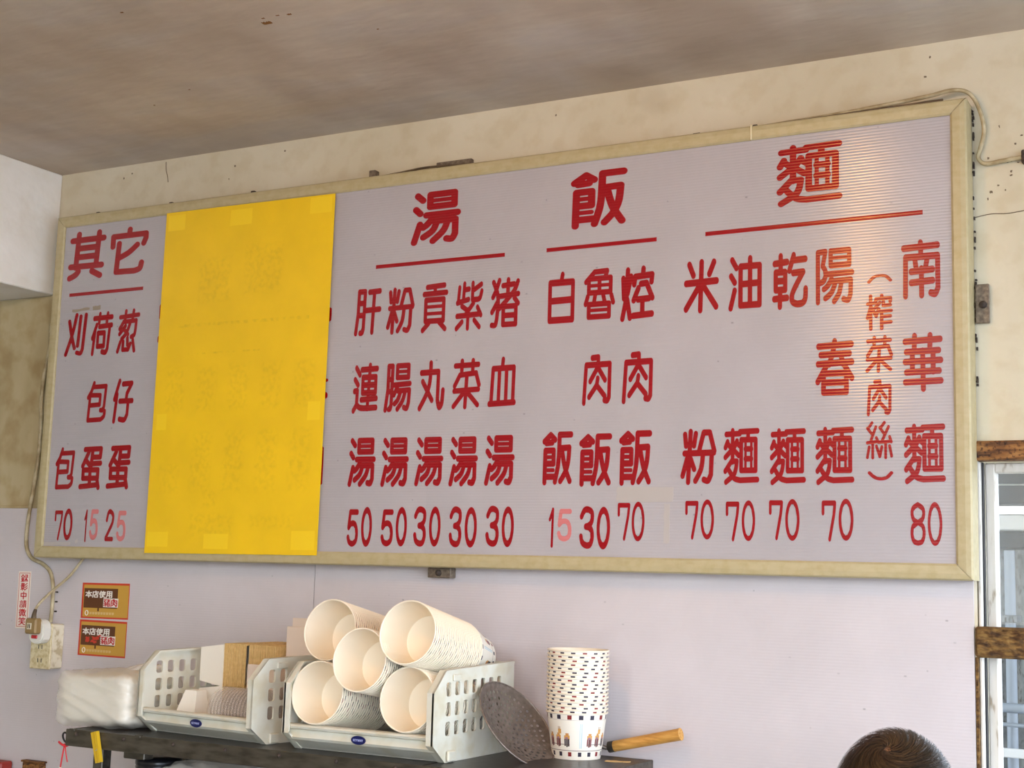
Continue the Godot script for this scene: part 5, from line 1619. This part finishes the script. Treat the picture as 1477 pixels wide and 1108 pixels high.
# ---------------------------------------------------------------- the warm bulb above the tables
func build_lamp() -> void:
	var p := LAMP
	var t := thing("pendant_bulb", "bare warm light bulb hanging on a short cord from the ceiling", "lamp", p)
	var st := begin()
	lathe(st, [Vector2(0, -0.040), Vector2(0.018, -0.036), Vector2(0.030, -0.022), Vector2(0.034, -0.004), Vector2(0.030, 0.012), Vector2(0.018, 0.034), Vector2(0.014, 0.046)], 24)
	put("bulb", done(st), M.bulb, t)
	st = begin()
	lathe(st, [Vector2(0.0, 0.046), Vector2(0.017, 0.046), Vector2(0.018, 0.075), Vector2(0.010, 0.088), Vector2(0, 0.089)], 20)
	put("bulb_holder", done(st), M.black_plastic, t)
	put("cord", tube_mesh([Vector3(0, 0.088, 0), Vector3(0.002, 0.10, 0), Vector3(0, CEIL - p.y - 0.006, 0)], 0.003, 6), M.black_plastic, t)
	st = begin()
	lathe(st, [Vector2(0, CEIL - p.y - 0.012), Vector2(0.03, CEIL - p.y - 0.012), Vector2(0.035, CEIL - p.y - 0.001), Vector2(0, CEIL - p.y - 0.001)], 20)
	put("ceiling_rose", done(st), M.white_plastic, t)
	var l := OmniLight3D.new()
	l.name = "bulb_light"
	l.light_color = c8(255, 186, 100)
	l.light_energy = LAMP_ENERGY
	l.light_size = 0.03
	l.omni_range = 12.0
	l.omni_attenuation = 2.0
	l.shadow_enabled = true
	t.add_child(l)


# unseen fill lamp, shaped as a ceiling batten, added to even out the light
func build_fill_batten() -> void:
	var p := Vector3(1.95, CEIL, 4.0)
	var t := thing("added_fill_batten", "added fill light shaped as a white ceiling batten with one fluorescent tube", "lamp", p)
	put("housing", bx(Vector3(-0.03, -0.045, -0.62), Vector3(0.03, -0.0005, 0.62), 0.004), M.white_plastic, t)
	for z in [-0.605, 0.605]: put("tube_holder", bx(Vector3(-0.014, -0.085, z - 0.008), Vector3(0.014, -0.0455, z + 0.008), 0.002), M.white_plastic, t)
	var st := begin()
	tube(st, PackedVector3Array([Vector3(0, -0.070, -0.596), Vector3(0, -0.070, 0), Vector3(0, -0.070, 0.596)]), 0.013, 14)
	put("tube", done(st), M.tube, t)
	for k in 3:
		var l := OmniLight3D.new()
		l.name = "fill_light"
		l.light_color = c8(240, 246, 255)
		l.light_energy = FILL_ENERGY
		l.light_size = 0.03
		l.omni_range = 14.0
		l.omni_attenuation = 2.0
		l.shadow_enabled = true
		l.position = Vector3(0, -0.115, -0.4 + 0.4 * k)
		t.add_child(l, true)


const FILL_ENERGY := 0.75
const LAMP := Vector3(1.800, 2.49, 1.475)
const LAMP_ENERGY := 0.46

func _ready() -> void:
	# camera, sky, exposure
	var cam := Camera3D.new()
	cam.name = "camera"
	cam.transform = Transform3D(Vector3(0.877920, 0.028148, -0.477979), Vector3(0.040341, 0.990373, 0.132419), Vector3(0.477105, -0.135535, 0.868332), Vector3(2.883477, 1.549956, 2.736955))
	cam.fov = 30.302
	cam.near = 0.02
	cam.current = true
	add_child(cam)
	var sky_mat := ProceduralSkyMaterial.new()
	sky_mat.sky_top_color = c8(204, 220, 242)
	sky_mat.sky_horizon_color = c8(224, 235, 247)
	sky_mat.ground_bottom_color = c8(120, 118, 116)
	sky_mat.ground_horizon_color = c8(150, 148, 146)
	sky_mat.sky_energy_multiplier = 3.4
	var sky := Sky.new()
	sky.sky_material = sky_mat
	var env := Environment.new()
	env.background_mode = Environment.BG_SKY
	env.sky = sky
	env.tonemap_mode = Environment.TONE_MAPPER_LINEAR
	env.tonemap_exposure = 0.86
	env.sdfgi_enabled = true
	env.ssao_enabled = true
	env.ssil_enabled = true
	var we := WorldEnvironment.new()
	we.name = "environment"
	we.environment = env
	add_child(we)
	# setting, then things
	make_materials()
	build_room()
	build_window()
	build_sign()
	build_sheet()
	build_rack()
	build_basket(Vector3(0.915, SHELF + 0.0005, 0.115), deg_to_rad(-6.0), 0.335, "low-fronted white plastic basket filled with paper lunch boxes and clear lids")
	build_basket(Vector3(1.305, SHELF + 0.0005, 0.135), 0.0, 0.342, "low-fronted white plastic basket filled with stacks of lying paper bowls")
	build_cups()
	build_lunch_boxes()
	build_bundle()
	build_skimmer()
	build_yard()
	build_person()
	build_stickers()
	build_socket()
	build_cables()
	build_small()
	build_lamp()
	build_fill_batten()
